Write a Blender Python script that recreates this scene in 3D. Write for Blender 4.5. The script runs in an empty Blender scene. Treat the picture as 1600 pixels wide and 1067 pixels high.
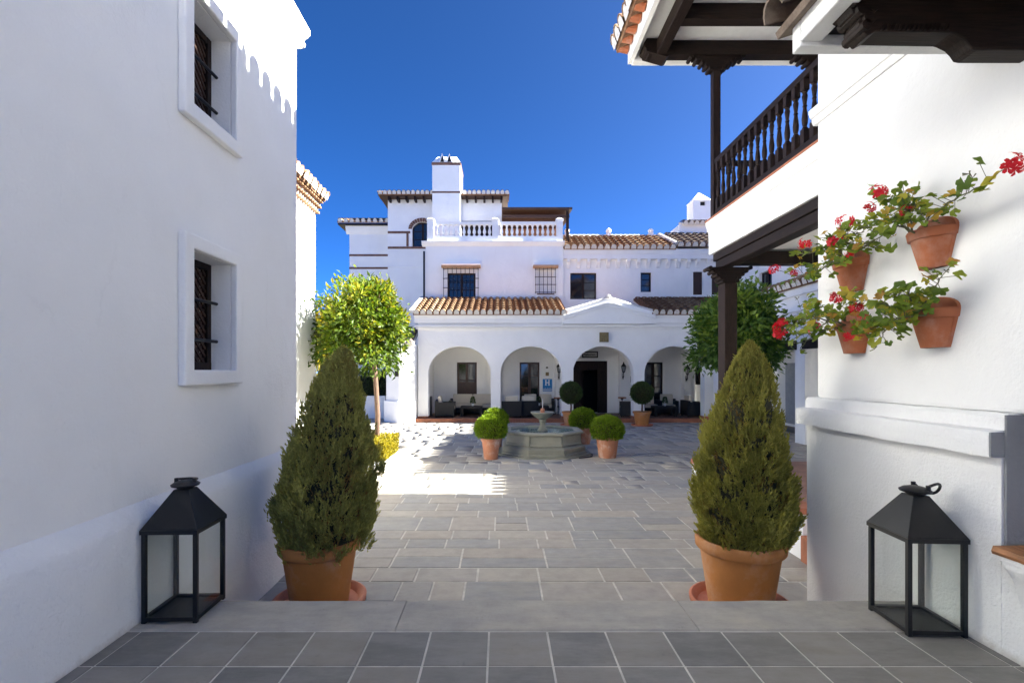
import bpy, math, random
import numpy as np
from mathutils import Vector
random.seed(7)
rng = np.random.default_rng(7)
sc = bpy.context.scene
col = sc.collection
EYE, F, VX, VY = 2.0, 768.0, 782.0, 580.0      # eye height (m), focal length and vanishing point used for surveying

# ------------------------------------------------------------------ camera, sky, sun, exposure
cd = bpy.data.cameras.new('camera'); cam = bpy.data.objects.new('camera', cd); col.objects.link(cam)
cam.location = (0, 0, EYE); cam.rotation_euler = (math.radians(90), 0, 0)
cd.sensor_width = 36; cd.lens = F / 1600 * 36
cd.shift_x = 18 / 1600; cd.shift_y = 46.5 / 1600
cd.clip_start = 0.05; cd.clip_end = 2000
sc.camera = cam
SUN_EL, SUN_AZ = math.radians(34.2), math.radians(1.2)     # azimuth measured from +X towards +Y
world = bpy.data.worlds.new('World'); sc.world = world; world.use_nodes = True
wn = world.node_tree; bg = wn.nodes['Background']
sky = wn.nodes.new('ShaderNodeTexSky'); sky.sky_type = 'NISHITA'; sky.sun_disc = False
sky.sun_elevation = SUN_EL; sky.sun_rotation = math.radians(90) - SUN_AZ
sky.altitude = 600; sky.air_density = 0.175; sky.dust_density = 0.9; sky.ozone_density = 8.0
hsv = wn.nodes.new('ShaderNodeHueSaturation'); hsv.inputs['Saturation'].default_value = 1.14; hsv.inputs['Hue'].default_value = 0.5   # deep polarised blue
wn.links.new(sky.outputs[0], hsv.inputs['Color']); wn.links.new(hsv.outputs[0], bg.inputs[0]); bg.inputs[1].default_value = 0.06
sd = bpy.data.lights.new('sun', 'SUN'); sun = bpy.data.objects.new('sun', sd); col.objects.link(sun)
sd.energy = 3.7; sd.angle = math.radians(0.5); sd.color = (1.0, 0.98, 0.88)
sv = Vector((math.cos(SUN_EL) * math.cos(SUN_AZ), math.cos(SUN_EL) * math.sin(SUN_AZ), math.sin(SUN_EL)))
sun.rotation_euler = sv.to_track_quat('Z', 'Y').to_euler(); sun.location = (30, 0, 30)
sc.view_settings.view_transform = 'Standard'; sc.view_settings.look = 'None'
sc.view_settings.exposure = 3.55; sc.view_settings.gamma = 1.0
sc.render.engine = 'CYCLES'
sc.cycles.max_bounces = 12; sc.cycles.diffuse_bounces = 9; sc.cycles.transparent_max_bounces = 16
sc.cycles.use_denoising = True

# ------------------------------------------------------------------ materials
def nt(name):
    m = bpy.data.materials.new(name); m.use_nodes = True
    t = m.node_tree; b = t.nodes['Principled BSDF']
    return m, t, b
def node(t, k, **kw):
    n = t.nodes.new(k)
    for a, v in kw.items(): setattr(n, a, v)
    return n
def noise(t, scale, detail=4, rough=0.55, coord=None, vec_scale=None):
    n = node(t, 'ShaderNodeTexNoise'); n.inputs['Scale'].default_value = scale
    n.inputs['Detail'].default_value = detail; n.inputs['Roughness'].default_value = rough
    if coord is None:
        coord = node(t, 'ShaderNodeNewGeometry').outputs['Position']
    if vec_scale:
        mp = node(t, 'ShaderNodeMapping'); mp.inputs['Scale'].default_value = vec_scale
        t.links.new(coord, mp.inputs[0]); coord = mp.outputs[0]
    t.links.new(coord, n.inputs['Vector'])
    return n
def ramp(t, src, stops):
    r = node(t, 'ShaderNodeValToRGB'); e = r.color_ramp.elements
    while len(e) < len(stops): e.new(0.5)
    for i, (p, c) in enumerate(stops):
        e[i].position = p; e[i].color = (c[0], c[1], c[2], 1) if not isinstance(c, float) else (c, c, c, 1)
    t.links.new(src, r.inputs[0]); return r
def mixc(t, fac, a, b, mode='MIX'):
    m = node(t, 'ShaderNodeMix', data_type='RGBA', blend_type=mode)
    for s, i in ((fac, 0), (a, 6), (b, 7)):
        if isinstance(s, (int, float)): m.inputs[i].default_value = s
        elif isinstance(s, tuple): m.inputs[i].default_value = (s[0], s[1], s[2], 1)
        else: t.links.new(s, m.inputs[i])
    return m.outputs[2]
def bump(t, b, layers):
    prev = None
    for src, strength, dist in layers:
        n = node(t, 'ShaderNodeBump'); n.inputs['Strength'].default_value = strength; n.inputs['Distance'].default_value = dist
        t.links.new(src, n.inputs['Height'])
        if prev: t.links.new(prev, n.inputs['Normal'])
        prev = n.outputs[0]
    t.links.new(prev, b.inputs['Normal'])
def plaster(name, c, big=0.03, fine=0.006, stain=0.1, grime=False):
    m, t, b = nt(name)
    n1 = noise(t, 1.1, 5); n2 = noise(t, 55, 4, 0.6); n3 = noise(t, 5, 4); n4 = noise(t, 0.7, 6, 0.7, vec_scale=(2.5, 2.5, 0.5))
    d = tuple(x * (1 - stain) for x in c)
    a = mixc(t, ramp(t, n1.outputs[0], [(0.35, 0.0), (0.7, 1.0)]).outputs[0], c, d)
    d2 = (c[0] * (1 - 1.6 * stain), c[1] * (1 - 1.8 * stain), c[2] * (1 - 2.4 * stain))
    a = mixc(t, ramp(t, n4.outputs[0], [(0.58, 0.0), (0.85, 0.8)]).outputs[0], a, d2)
    geo = node(t, 'ShaderNodeNewGeometry').outputs['Position']
    wob = node(t, 'ShaderNodeMix', data_type='VECTOR'); wob.inputs[0].default_value = 0.22; t.links.new(geo, wob.inputs[4]); t.links.new(noise(t, 3.0, 5, 0.7).outputs['Color'], wob.inputs[5])
    vo = node(t, 'ShaderNodeTexVoronoi', feature='DISTANCE_TO_EDGE'); vo.inputs['Scale'].default_value = 0.75; t.links.new(wob.outputs[1], vo.inputs['Vector'])
    crack = node(t, 'ShaderNodeMath', operation='MULTIPLY'); t.links.new(ramp(t, vo.outputs['Distance'], [(0.0, 1.0), (0.006, 0.0)]).outputs[0], crack.inputs[0])
    t.links.new(ramp(t, noise(t, 0.9, 3).outputs[0], [(0.54, 0.0), (0.64, 0.10)]).outputs[0], crack.inputs[1])
    a = mixc(t, crack.outputs[0], a, (0.35, 0.33, 0.30))
    if grime:
        sx = node(t, 'ShaderNodeSeparateXYZ'); t.links.new(geo, sx.inputs[0])
        gr = node(t, 'ShaderNodeMath', operation='MULTIPLY_ADD'); t.links.new(noise(t, 7, 5, 0.7).outputs[0], gr.inputs[0]); gr.inputs[1].default_value = -0.16; t.links.new(sx.outputs[2], gr.inputs[2])
        lt_ = node(t, 'ShaderNodeMath', operation='LESS_THAN'); t.links.new(sx.outputs[1], lt_.inputs[0]); lt_.inputs[1].default_value = 3.17   # splash dirt only where the terrace meets the wall
        gm = node(t, 'ShaderNodeMath', operation='MULTIPLY'); t.links.new(ramp(t, gr.outputs[0], [(0.385, 0.0), (0.42, 0.6), (0.49, 0.0)]).outputs[0], gm.inputs[0]); t.links.new(lt_.outputs[0], gm.inputs[1])
        a = mixc(t, gm.outputs[0], a, (0.36, 0.29, 0.20))
    t.links.new(a, b.inputs['Base Color']); b.inputs['Roughness'].default_value = 0.9
    b.inputs['Specular IOR Level'].default_value = 0.2
    bump(t, b, [(n1.outputs[0], 0.55, big * 1.5), (n3.outputs[0], 0.5, 0.018), (n2.outputs[0], 0.6, fine)])
    return m
M = {}
M['plaster'] = plaster('lime_plaster', (0.87, 0.865, 0.85), stain=0.06)
M['plaster_rough'] = plaster('rough_lime_plaster', (0.85, 0.845, 0.83), 0.05, 0.012, 0.07, True)
M['shade_grey_plaster'] = plaster('shade_grey_plaster', (0.27, 0.275, 0.285), 0.05, 0.012, 0.2)  # white plaster with shade put into its grey, for faces turned from the light
def simple(name, c, rough=0.6, metal=0.0, spec=0.5, var=0.25, sc_=8, bmp=0.003, vs=None, objrand=0.0):
    m, t, b = nt(name)
    n = noise(t, sc_, 5, 0.6, vec_scale=vs)
    d = tuple(x * (1 - var) for x in c); u = tuple(min(1, x * (1 + var)) for x in c)
    a = mixc(t, ramp(t, n.outputs[0], [(0.3, 0.0), (0.7, 1.0)]).outputs[0], d, u)
    if objrand:
        oi = node(t, 'ShaderNodeObjectInfo')
        a = mixc(t, objrand, a, ramp(t, oi.outputs['Random'], [(0.0, d), (1.0, u)]).outputs[0])
    t.links.new(a, b.inputs['Base Color']); b.inputs['Roughness'].default_value = rough
    b.inputs['Metallic'].default_value = metal; b.inputs['Specular IOR Level'].default_value = spec
    if bmp: bump(t, b, [(n.outputs[0], 0.6, bmp)])
    return m
M['wood'] = simple('dark_wood', (0.014, 0.0075, 0.005), 0.6, spec=0.22, var=0.6, sc_=6, vs=(14, 1.2, 14), bmp=0.004)
M['wood_x'] = simple('dark_wood_beam', (0.014, 0.0075, 0.005), 0.6, spec=0.22, var=0.6, sc_=6, vs=(1.2, 14, 14), bmp=0.004)
M['wood_v'] = simple('dark_wood_post', (0.021, 0.0115, 0.008), 0.6, spec=0.22, var=0.6, sc_=6, vs=(14, 14, 1.2), bmp=0.004)
M['wood_brown'] = simple('brown_wood', (0.045, 0.018, 0.009), 0.5, var=0.5, sc_=6, vs=(14, 14, 1.5), bmp=0.003)
M['wood_sill'] = simple('orange_wood', (0.30, 0.13, 0.05), 0.6, var=0.45, sc_=5, vs=(10, 1.5, 10), bmp=0.006)
M['wood_pergola'] = simple('pergola_wood', (0.06, 0.028, 0.015), 0.6, var=0.5, sc_=6, vs=(1.2, 10, 10), bmp=0.003)
M['iron'] = simple('black_iron', (0.0035, 0.0035, 0.0042), 0.45, metal=0.0, spec=0.5, var=0.4, sc_=20, bmp=0.0008)
M['rattan'] = simple('black_rattan', (0.004, 0.004, 0.005), 0.6, var=0.5, sc_=70, bmp=0.004)
M['cushion'] = simple('cream_cloth', (0.62, 0.56, 0.45), 0.95, var=0.06, sc_=4, bmp=0.01)
M['white_paint'] = simple('white_paint', (0.8, 0.8, 0.79), 0.7, var=0.04, sc_=9, bmp=0.003)
M['brick'] = simple('brick', (0.34, 0.13, 0.07), 0.85, var=0.35, sc_=9, bmp=0.004, objrand=0.5)
M['brick_dark'] = simple('dull_brick', (0.16, 0.085, 0.06), 0.85, var=0.3, sc_=7, bmp=0.003)
M['brick_tan'] = simple('tan_brick', (0.45, 0.27, 0.15), 0.85, var=0.2, sc_=6, bmp=0.003)
M['floor_tile'] = simple('terracotta_floor', (0.20, 0.10, 0.065), 0.6, var=0.3, sc_=5, bmp=0.002)
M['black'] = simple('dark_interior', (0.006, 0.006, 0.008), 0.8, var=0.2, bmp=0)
M['brass'] = simple('tarnished_brass', (0.22, 0.17, 0.08), 0.5, metal=0.6, var=0.4, sc_=25)
M['blue'] = simple('sign_blue', (0.012, 0.20, 0.50), 0.35, var=0.04, bmp=0)
M['sign_white'] = simple('sign_white', (0.78, 0.8, 0.82), 0.4, var=0.03, bmp=0)
M['pale_panel'] = simple('pale_panel', (0.5, 0.48, 0.42), 0.5, var=0.1, bmp=0)
M['soil'] = simple('soil', (0.05, 0.032, 0.02), 0.95, var=0.5, sc_=40, bmp=0.02)
M['bark'] = simple('bark', (0.095, 0.055, 0.036), 0.9, var=0.4, sc_=14, vs=(3, 3, 0.6), bmp=0.012)
M['grey_door'] = simple('grey_door', (0.30, 0.32, 0.34), 0.5, var=0.1)
M['teal_stem'] = simple('geranium_stem', (0.10, 0.10, 0.04), 0.6, var=0.4, sc_=30, bmp=0)
M['inner'] = simple('inner_twigs', (0.055, 0.05, 0.022), 0.95, var=0.5, sc_=45, bmp=0.03)
M['navy'] = simple('navy_cloth', (0.02, 0.03, 0.09), 0.8, var=0.2, bmp=0)

def terracotta(name, c, bloom=0.0, band=0.0):
    m, t, b = nt(name)
    n = noise(t, 6, 6, 0.65); n2 = noise(t, 3.2, 6, 0.7, vec_scale=(1, 1, 0.8))
    a = mixc(t, n.outputs[0], tuple(x * 0.75 for x in c), tuple(x * 1.2 for x in c))
    if bloom:
        a = mixc(t, ramp(t, n2.outputs[0], [(0.48, 0.0), (0.68, bloom)]).outputs[0], a, (0.62, 0.52, 0.46))
    t.links.new(a, b.inputs['Base Color']); b.inputs['Roughness'].default_value = 0.75
    bump(t, b, [(noise(t, 40, 4).outputs[0], 0.4, 0.003), (n.outputs[0], 0.3, 0.004)])
    return m
M['pot'] = terracotta('terracotta_smooth', (0.44, 0.175, 0.045), 0.22)
M['pot_wall'] = terracotta('terracotta_wall_pot', (0.40, 0.12, 0.045), 0.3)
M['pot_aged'] = terracotta('terracotta_aged', (0.42, 0.17, 0.09), 0.75)
M['saucer'] = terracotta('terracotta_saucer', (0.50, 0.17, 0.09), 0.1)

def stone(name, stops, rough=0.75, attr=False, bmp=0.004, sc2=6, patch=(0.30, 0.27, 0.22)):
    m, t, b = nt(name)
    if attr:
        s = node(t, 'ShaderNodeAttribute', attribute_name='tint').outputs['Fac']
    else:
        s = node(t, 'ShaderNodeObjectInfo').outputs['Random']
    base = ramp(t, s, stops).outputs[0]
    n = noise(t, sc2, 7, 0.68); n2 = noise(t, 1.7, 5, 0.6); n3 = noise(t, 40, 5, 0.65)
    a = mixc(t, ramp(t, n.outputs[0], [(0.3, 0.30), (0.7, 0.0)]).outputs[0], base, (0.04, 0.04, 0.04))
    a = mixc(t, ramp(t, n2.outputs[0], [(0.52, 0.0), (0.75, 0.55)]).outputs[0], a, patch)
    n5 = noise(t, 2.4, 8, 0.75, vec_scale=(1.0, 3.2, 1.0)); n6 = noise(t, 13, 6, 0.8)
    a = mixc(t, ramp(t, n5.outputs[0], [(0.42, 0.0), (0.62, 0.32)]).outputs[0], a, tuple(min(1, x * 1.55) for x in patch))
    a = mixc(t, ramp(t, n6.outputs[0], [(0.60, 0.0), (0.74, 0.35)]).outputs[0], a, tuple(x * 0.35 for x in patch))
    t.links.new(a, b.inputs['Base Color'])
    b.inputs['Specular IOR Level'].default_value = 0.28
    rr = ramp(t, n.outputs[0], [(0.2, rough - 0.2), (0.8, rough + 0.1)]); t.links.new(rr.outputs[0], b.inputs['Roughness'])
    bump(t, b, [(n2.outputs[0], 0.35, 0.012), (n.outputs[0], 0.6, bmp), (n3.outputs[0], 0.35, 0.0015)])
    return m
CS = [(0.0, (0.31, 0.305, 0.30)), (0.2, (0.39, 0.375, 0.355)), (0.4, (0.46, 0.40, 0.34)), (0.6, (0.35, 0.342, 0.332)), (0.8, (0.43, 0.385, 0.335)), (1.0, (0.48, 0.435, 0.375))]
M['flag'] = stone('flagstone', CS, 0.82)
M['flag_far'] = stone('flagstone_far', CS, 0.82, attr=True)
M['slate'] = stone('slate_tile', [(0.0, (0.18, 0.172, 0.156)), (0.5, (0.225, 0.21, 0.186)), (1.0, (0.30, 0.27, 0.228))], 0.6, patch=(0.22, 0.21, 0.195))
M['step_stone'] = stone('threshold_stone', [(0.0, (0.40, 0.375, 0.335)), (1.0, (0.46, 0.43, 0.38))], 0.8, bmp=0.022, patch=(0.36, 0.32, 0.25))
M['grout'] = simple('grout', (0.55, 0.515, 0.455), 0.9, var=0.25, sc_=6, bmp=0.002)
M['fountain'] = stone('fountain_stone', [(0.0, (0.24, 0.235, 0.19)), (1.0, (0.32, 0.31, 0.25))], 0.7, bmp=0.012, sc2=4, patch=(0.17, 0.16, 0.12))
M['ground'] = simple('ground', (0.16, 0.14, 0.11), 0.95, var=0.3, sc_=0.5)

def tilemat(name, c1, c2, c3):
    m, t, b = nt(name)
    n = noise(t, 5.5, 6, 0.8); n2 = noise(t, 16, 4, 0.75); oi = node(t, 'ShaderNodeObjectInfo')
    ad = node(t, 'ShaderNodeMath', operation='MULTIPLY_ADD'); t.links.new(oi.outputs['Random'], ad.inputs[0]); ad.inputs[1].default_value = 0.25
    t.links.new(n.outputs[0], ad.inputs[2])
    a = ramp(t, ad.outputs[0], [(0.32, c2), (0.55, c1), (0.80, c3)]).outputs[0]
    a = mixc(t, ramp(t, n2.outputs[0], [(0.5, 0.0), (0.72, 0.6)]).outputs[0], a, (0.07, 0.055, 0.045))
    t.links.new(a, b.inputs['Base Color']); b.inputs['Roughness'].default_value = 0.9
    bump(t, b, [(n2.outputs[0], 0.5, 0.006)])
    return m
M['tile'] = tilemat('roof_tile', (0.19, 0.088, 0.038), (0.055, 0.030, 0.021), (0.34, 0.23, 0.135))
M['tile_grey'] = tilemat('grey_roof_tile', (0.13, 0.09, 0.07), (0.06, 0.05, 0.045), (0.22, 0.17, 0.13))
M['mortar'] = simple('white_mortar', (0.62, 0.59, 0.54), 0.9, var=0.15, sc_=15, bmp=0.006)

def glass_mat():
    m = bpy.data.materials.new('clear_glass'); m.use_nodes = True; t = m.node_tree; t.nodes.clear()
    o = node(t, 'ShaderNodeOutputMaterial'); mx = node(t, 'ShaderNodeMixShader'); tr = node(t, 'ShaderNodeBsdfTransparent'); gl = node(t, 'ShaderNodeBsdfGlossy')
    tr.inputs[0].default_value = (0.97, 0.98, 0.975, 1); gl.inputs['Roughness'].default_value = 0.03
    lw = node(t, 'ShaderNodeLayerWeight'); lw.inputs[0].default_value = 0.5
    pw = node(t, 'ShaderNodeMath', operation='POWER'); t.links.new(lw.outputs['Facing'], pw.inputs[0]); pw.inputs[1].default_value = 4.0
    fr = node(t, 'ShaderNodeMath', operation='MULTIPLY_ADD'); t.links.new(pw.outputs[0], fr.inputs[0]); fr.inputs[1].default_value = 0.55; fr.inputs[2].default_value = 0.035
    t.links.new(fr.outputs[0], mx.inputs[0]); t.links.new(tr.outputs[0], mx.inputs[1]); t.links.new(gl.outputs[0], mx.inputs[2]); t.links.new(mx.outputs[0], o.inputs[0])
    return m
M['glass'] = glass_mat()
m, t, b = nt('window_glass'); b.inputs['Base Color'].default_value = (0.012, 0.014, 0.018, 1); b.inputs['Roughness'].default_value = 0.06; b.inputs['Specular IOR Level'].default_value = 0.9
bump(t, b, [(noise(t, 1.2, 2).outputs[0], 0.15, 0.02)]); M['pane'] = m
m, t, b = nt('fountain_water'); b.inputs['Base Color'].default_value = (0.10, 0.20, 0.19, 1); b.inputs['Roughness'].default_value = 0.056
bump(t, b, [(noise(t, 9, 3).outputs[0], 0.35, 0.02)]); M['water'] = m

def leafmat(name, stops, trans=0.35, rough=0.5, spec=0.4, obj=False):
    m, t, b = nt(name)
    if obj: s = node(t, 'ShaderNodeObjectInfo').outputs['Random']
    else: s = node(t, 'ShaderNodeAttribute', attribute_name='tint').outputs['Fac']
    c = ramp(t, s, stops).outputs[0]
    t.links.new(c, b.inputs['Base Color']); b.inputs['Roughness'].default_value = rough; b.inputs['Specular IOR Level'].default_value = spec
    tl = node(t, 'ShaderNodeBsdfTranslucent'); t.links.new(mixc(t, 1.0, c, (1.5, 1.45, 0.6), 'MULTIPLY'), tl.inputs[0])
    mx = node(t, 'ShaderNodeMixShader'); mx.inputs[0].default_value = trans
    t.links.new(b.outputs[0], mx.inputs[1]); t.links.new(tl.outputs[0], mx.inputs[2]); t.links.new(mx.outputs[0], t.nodes['Material Output'].inputs[0])
    return m
M['cypress_l'] = leafmat('dark_conifer', [(0.0, (0.29, 0.155, 0.058)), (0.25, (0.31, 0.22, 0.066)), (0.5, (0.255, 0.25, 0.07)), (1.0, (0.47, 0.45, 0.13))], 0.25, 0.6, 0.25)
M['cypress_r'] = leafmat('olive_conifer', [(0.0, (0.22, 0.125, 0.04)), (0.25, (0.25, 0.185, 0.042)), (0.5, (0.23, 0.22, 0.046)), (1.0, (0.42, 0.385, 0.09))], 0.25, 0.6, 0.25)
M['citrus'] = leafmat('citrus_leaf', [(0.0, (0.026, 0.052, 0.007)), (0.5, (0.056, 0.095, 0.009)), (0.8, (0.11, 0.14, 0.011)), (1.0, (0.19, 0.175, 0.014))], 0.4, 0.45, 0.25)
M['citrus_dark'] = leafmat('dark_citrus_leaf', [(0.0, (0.04, 0.085, 0.018)), (0.6, (0.075, 0.15, 0.026)), (1.0, (0.19, 0.27, 0.04))], 0.35, 0.4, 0.35)
M['yellow'] = leafmat('yellow_hedge_leaf', [(0.0, (0.06, 0.07, 0.007)), (0.4, (0.15, 0.13, 0.008)), (1.0, (0.26, 0.20, 0.012))], 0.35, 0.55, 0.2)
M['box'] = leafmat('box_leaf', [(0.0, (0.08, 0.15, 0.010)), (0.5, (0.16, 0.25, 0.013)), (1.0, (0.25, 0.33, 0.02))], 0.35, 0.5, 0.3)
M['topiary'] = leafmat('topiary_leaf', [(0.0, (0.035, 0.06, 0.018)), (0.6, (0.06, 0.095, 0.026)), (1.0, (0.12, 0.15, 0.045))], 0.25, 0.5, 0.3)
M['hedge_dark'] = leafmat('dark_hedge_leaf', [(0.0, (0.015, 0.03, 0.012)), (1.0, (0.04, 0.06, 0.02))], 0.2, 0.5, 0.3)
M['gleaf'] = leafmat('geranium_leaf', [(0.0, (0.08, 0.135, 0.018)), (0.45, (0.15, 0.215, 0.024)), (0.78, (0.26, 0.30, 0.035)), (0.9, (0.42, 0.33, 0.035)), (1.0, (0.34, 0.15, 0.04))], 0.35, 0.5, 0.3, obj=True)
M['petal'] = leafmat('red_petal', [(0.0, (0.50, 0.008, 0.02)), (1.0, (0.68, 0.02, 0.045))], 0.3, 0.5, 0.3, obj=True)

# ------------------------------------------------------------------ mesh helpers
class MB:
    def __init__(s): s.v = []; s.f = []; s.mi = []; s.cur = 0
    def add(s, vs, fs):
        o = len(s.v); s.v += [tuple(p) for p in vs]
        for f in fs: s.f.append([o + i for i in f]); s.mi.append(s.cur)
        return s
    def hexa(s, p):   # 4 bottom, 4 top, counter-clockwise
        return s.add(p, [(3, 2, 1, 0), (4, 5, 6, 7), (0, 1, 5, 4), (1, 2, 6, 5), (2, 3, 7, 6), (3, 0, 4, 7)])
    def box(s, x0, x1, y0, y1, z0, z1):
        return s.hexa([(x0, y0, z0), (x1, y0, z0), (x1, y1, z0), (x0, y1, z0), (x0, y0, z1), (x1, y0, z1), (x1, y1, z1), (x0, y1, z1)])
    def sweep(s, poly, mp, stations, wob=0.0):   # polygon (u,v) moved along w; mp(u,v,w) -> xyz
        n = len(poly); vs = []
        for k, w in enumerate(stations):
            for (u, v) in poly:
                du = random.uniform(-wob, wob) if 0 < k < len(stations) - 1 else 0
                dv = random.uniform(-wob, wob) if 0 < k < len(stations) - 1 else 0
                vs.append(mp(u + du, v + dv, w))
        fs = []
        for k in range(len(stations) - 1):
            for i in range(n):
                j = (i + 1) % n; fs.append((k * n + i, k * n + j, (k + 1) * n + j, (k + 1) * n + i))
        fs.append(tuple(range(n))[::-1]); fs.append(tuple((len(stations) - 1) * n + i for i in range(n)))
        return s.add(vs, fs)
    def prism(s, poly, mp, a, b): return s.sweep(poly, mp, [a, b])
    def tube(s, pts, r, n=8, cap=True):
        pts = [Vector(p) for p in pts]; rs = r if isinstance(r, (list, tuple)) else [r] * len(pts); vs = []
        for i, p in enumerate(pts):
            d = (pts[min(i + 1, len(pts) - 1)] - pts[max(i - 1, 0)]).normalized()
            a = d.cross(Vector((0, 0, 1)) if abs(d.z) < 0.95 else Vector((1, 0, 0))).normalized(); bb = d.cross(a)
            for k in range(n):
                t_ = 2 * math.pi * k / n; vs.append(p + (a * math.cos(t_) + bb * math.sin(t_)) * rs[i])
        fs = [(i * n + k, i * n + (k + 1) % n, (i + 1) * n + (k + 1) % n, (i + 1) * n + k) for i in range(len(pts) - 1) for k in range(n)]
        if cap: fs += [tuple(range(n))[::-1], tuple((len(pts) - 1) * n + k for k in range(n))]
        return s.add(vs, fs)
    def lathe(s, prof, cx=0, cy=0, z=0, n=24, a0=0.0, a1=None, rot=0.0):
        full = a1 is None; m = n if full else n + 1; vs = []
        for (r, h) in prof:
            for k in range(m):
                t_ = rot + (2 * math.pi * k / n if full else a0 + (a1 - a0) * k / n)
                vs.append((cx + r * math.cos(t_), cy + r * math.sin(t_), z + h))
        fs = []
        for i in range(len(prof) - 1):
            for k in range(n if full else n):
                j = (k + 1) % m if full else k + 1
                fs.append((i * m + k, i * m + j, (i + 1) * m + j, (i + 1) * m + k))
        return s.add(vs, fs)
    def grid_wall(s, u, v, holes, mp, w0, w1):   # solid wall with rectangular openings
        us = sorted({u[0], u[1]} | {c for h in holes for c in h[:2] if u[0] < c < u[1]})
        vs_ = sorted({v[0], v[1]} | {c for h in holes for c in h[2:] if v[0] < c < v[1]})
        def hole(a, b): return any(h[0] < a < h[1] and h[2] < b < h[3] for h in holes)
        S = [[not hole((us[i] + us[i + 1]) / 2, (vs_[j] + vs_[j + 1]) / 2) for j in range(len(vs_) - 1)] for i in range(len(us) - 1)]
        def ok(i, j): return 0 <= i < len(us) - 1 and 0 <= j < len(vs_) - 1 and S[i][j]
        for i in range(len(us) - 1):
            for j in range(len(vs_) - 1):
                if not S[i][j]: continue
                a, b_, c, d = us[i], us[i + 1], vs_[j], vs_[j + 1]
                for w in (w0, w1): s.add([mp(a, c, w), mp(b_, c, w), mp(b_, d, w), mp(a, d, w)], [(0, 1, 2, 3)])
                for (ii, jj, p, q) in ((i - 1, j, (a, c), (a, d)), (i + 1, j, (b_, c), (b_, d)), (i, j - 1, (a, c), (b_, c)), (i, j + 1, (a, d), (b_, d))):
                    if not ok(ii, jj): s.add([mp(*p, w0), mp(*q, w0), mp(*q, w1), mp(*p, w1)], [(0, 1, 2, 3)])
        return s
    def arch_wall(s, u0, u1, v0, vt, ops, mp, w0, w1, N=22):   # ops: (ua, ub, spring, rise)
        def quad(a, b_): # a,b: list of (u,v)
            for w in (w0, w1): s.add([mp(p[0], p[1], w) for p in a + b_], [tuple(range(len(a + b_)))])
        cur = u0
        for (a, b_, spr, rise) in ops:
            quad([(cur, v0), (a, v0), (a, vt), (cur, vt)], [])
            pts = [(a, v0)] + [((a + b_) / 2 - (b_ - a) / 2 * math.cos(math.pi * k / N), spr + rise * math.sin(math.pi * k / N)) for k in range(N + 1)] + [(b_, v0)]
            for k in range(1, N + 1):
                p, q = pts[k], pts[k + 1]; quad([p, q, (q[0], vt), (p[0], vt)], [])
            for k in range(len(pts) - 1):
                p, q = pts[k], pts[k + 1]; s.add([mp(*p, w0), mp(*q, w0), mp(*q, w1), mp(*p, w1)], [(0, 1, 2, 3)])
            cur = b_
        quad([(cur, v0), (u1, v0), (u1, vt), (cur, vt)], [])
        for (p, q) in (((u0, v0), (u0, vt)), ((u1, v0), (u1, vt)), ((u0, vt), (u1, vt))):
            s.add([mp(*p, w0), mp(*q, w0), mp(*q, w1), mp(*p, w1)], [(0, 1, 2, 3)])
        return s
    def build(s, name, mat, parent=None, smooth=False, bevel=0.0, kind=None):
        me = bpy.data.meshes.new(name); off = origin(parent)
        me.from_pydata([(a - off[0], b_ - off[1], c - off[2]) for a, b_, c in s.v], [], s.f)
        import bmesh
        bm = bmesh.new(); bm.from_mesh(me); bmesh.ops.remove_doubles(bm, verts=bm.verts, dist=1e-5); bmesh.ops.recalc_face_normals(bm, faces=bm.faces); bm.to_mesh(me); bm.free()
        for x in (mat if isinstance(mat, (list, tuple)) else [mat]): me.materials.append(M[x])
        if isinstance(mat, (list, tuple)) and len(me.polygons) == len(s.mi): me.polygons.foreach_set('material_index', s.mi)
        if smooth:
            me.polygons.foreach_set('use_smooth', [True] * len(me.polygons))
            if smooth != 'all': me.set_sharp_from_angle(angle=math.radians(35))
        o = link(name, me, parent)
        if bevel:
            md = o.modifiers.new('bevel', 'BEVEL'); md.width = bevel; md.segments = 2; md.limit_method = 'ANGLE'; md.angle_limit = math.radians(40)
        if kind: o['kind'] = kind
        return o
def origin(p):
    a = Vector((0, 0, 0))
    while p is not None: a += p.location; p = p.parent
    return a
def link(name, data, parent=None, loc=None):
    o = bpy.data.objects.new(name, data); col.objects.link(o); o.parent = parent
    if loc is not None: o.location = Vector(loc) - origin(parent)
    return o
def tag(o, label, cat, group=None):
    o['label'] = label; o['category'] = cat
    if group: o['group'] = group
    return o
def thing(name, label, cat, loc, group=None, rz=0.0):
    o = bpy.data.objects.new(name, None); col.objects.link(o); o.location = loc; o.rotation_euler.z = rz; o.empty_display_size = 0.2
    return tag(o, label, cat, group)
def struct(o): o['kind'] = 'structure'; return o
def copy_tree(o, parent=None):
    c = o.copy(); col.objects.link(c); c.parent = parent
    for ch in list(o.children): copy_tree(ch, c)
    return c
def raw_mesh(name, v, faces, mat, tint=None, parent=None, kind=None):   # fast path: numpy verts, faces (M,3|4)
    me = bpy.data.meshes.new(name); v = np.asarray(v, dtype=np.float32) - np.array(origin(parent), dtype=np.float32)
    k = faces.shape[1]
    me.vertices.add(len(v)); me.vertices.foreach_set('co', v.ravel())
    me.loops.add(faces.size); me.loops.foreach_set('vertex_index', faces.astype(np.int32).ravel())
    me.polygons.add(len(faces)); me.polygons.foreach_set('loop_start', np.arange(0, faces.size, k, dtype=np.int32))
    me.update(calc_edges=True)
    if tint is not None:
        at = me.attributes.new('tint', 'FLOAT', 'POINT'); at.data.foreach_set('value', np.asarray(tint, dtype=np.float32))
    me.materials.append(M[mat]); o = link(name, me, parent)
    if kind: o['kind'] = kind
    return o
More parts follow.
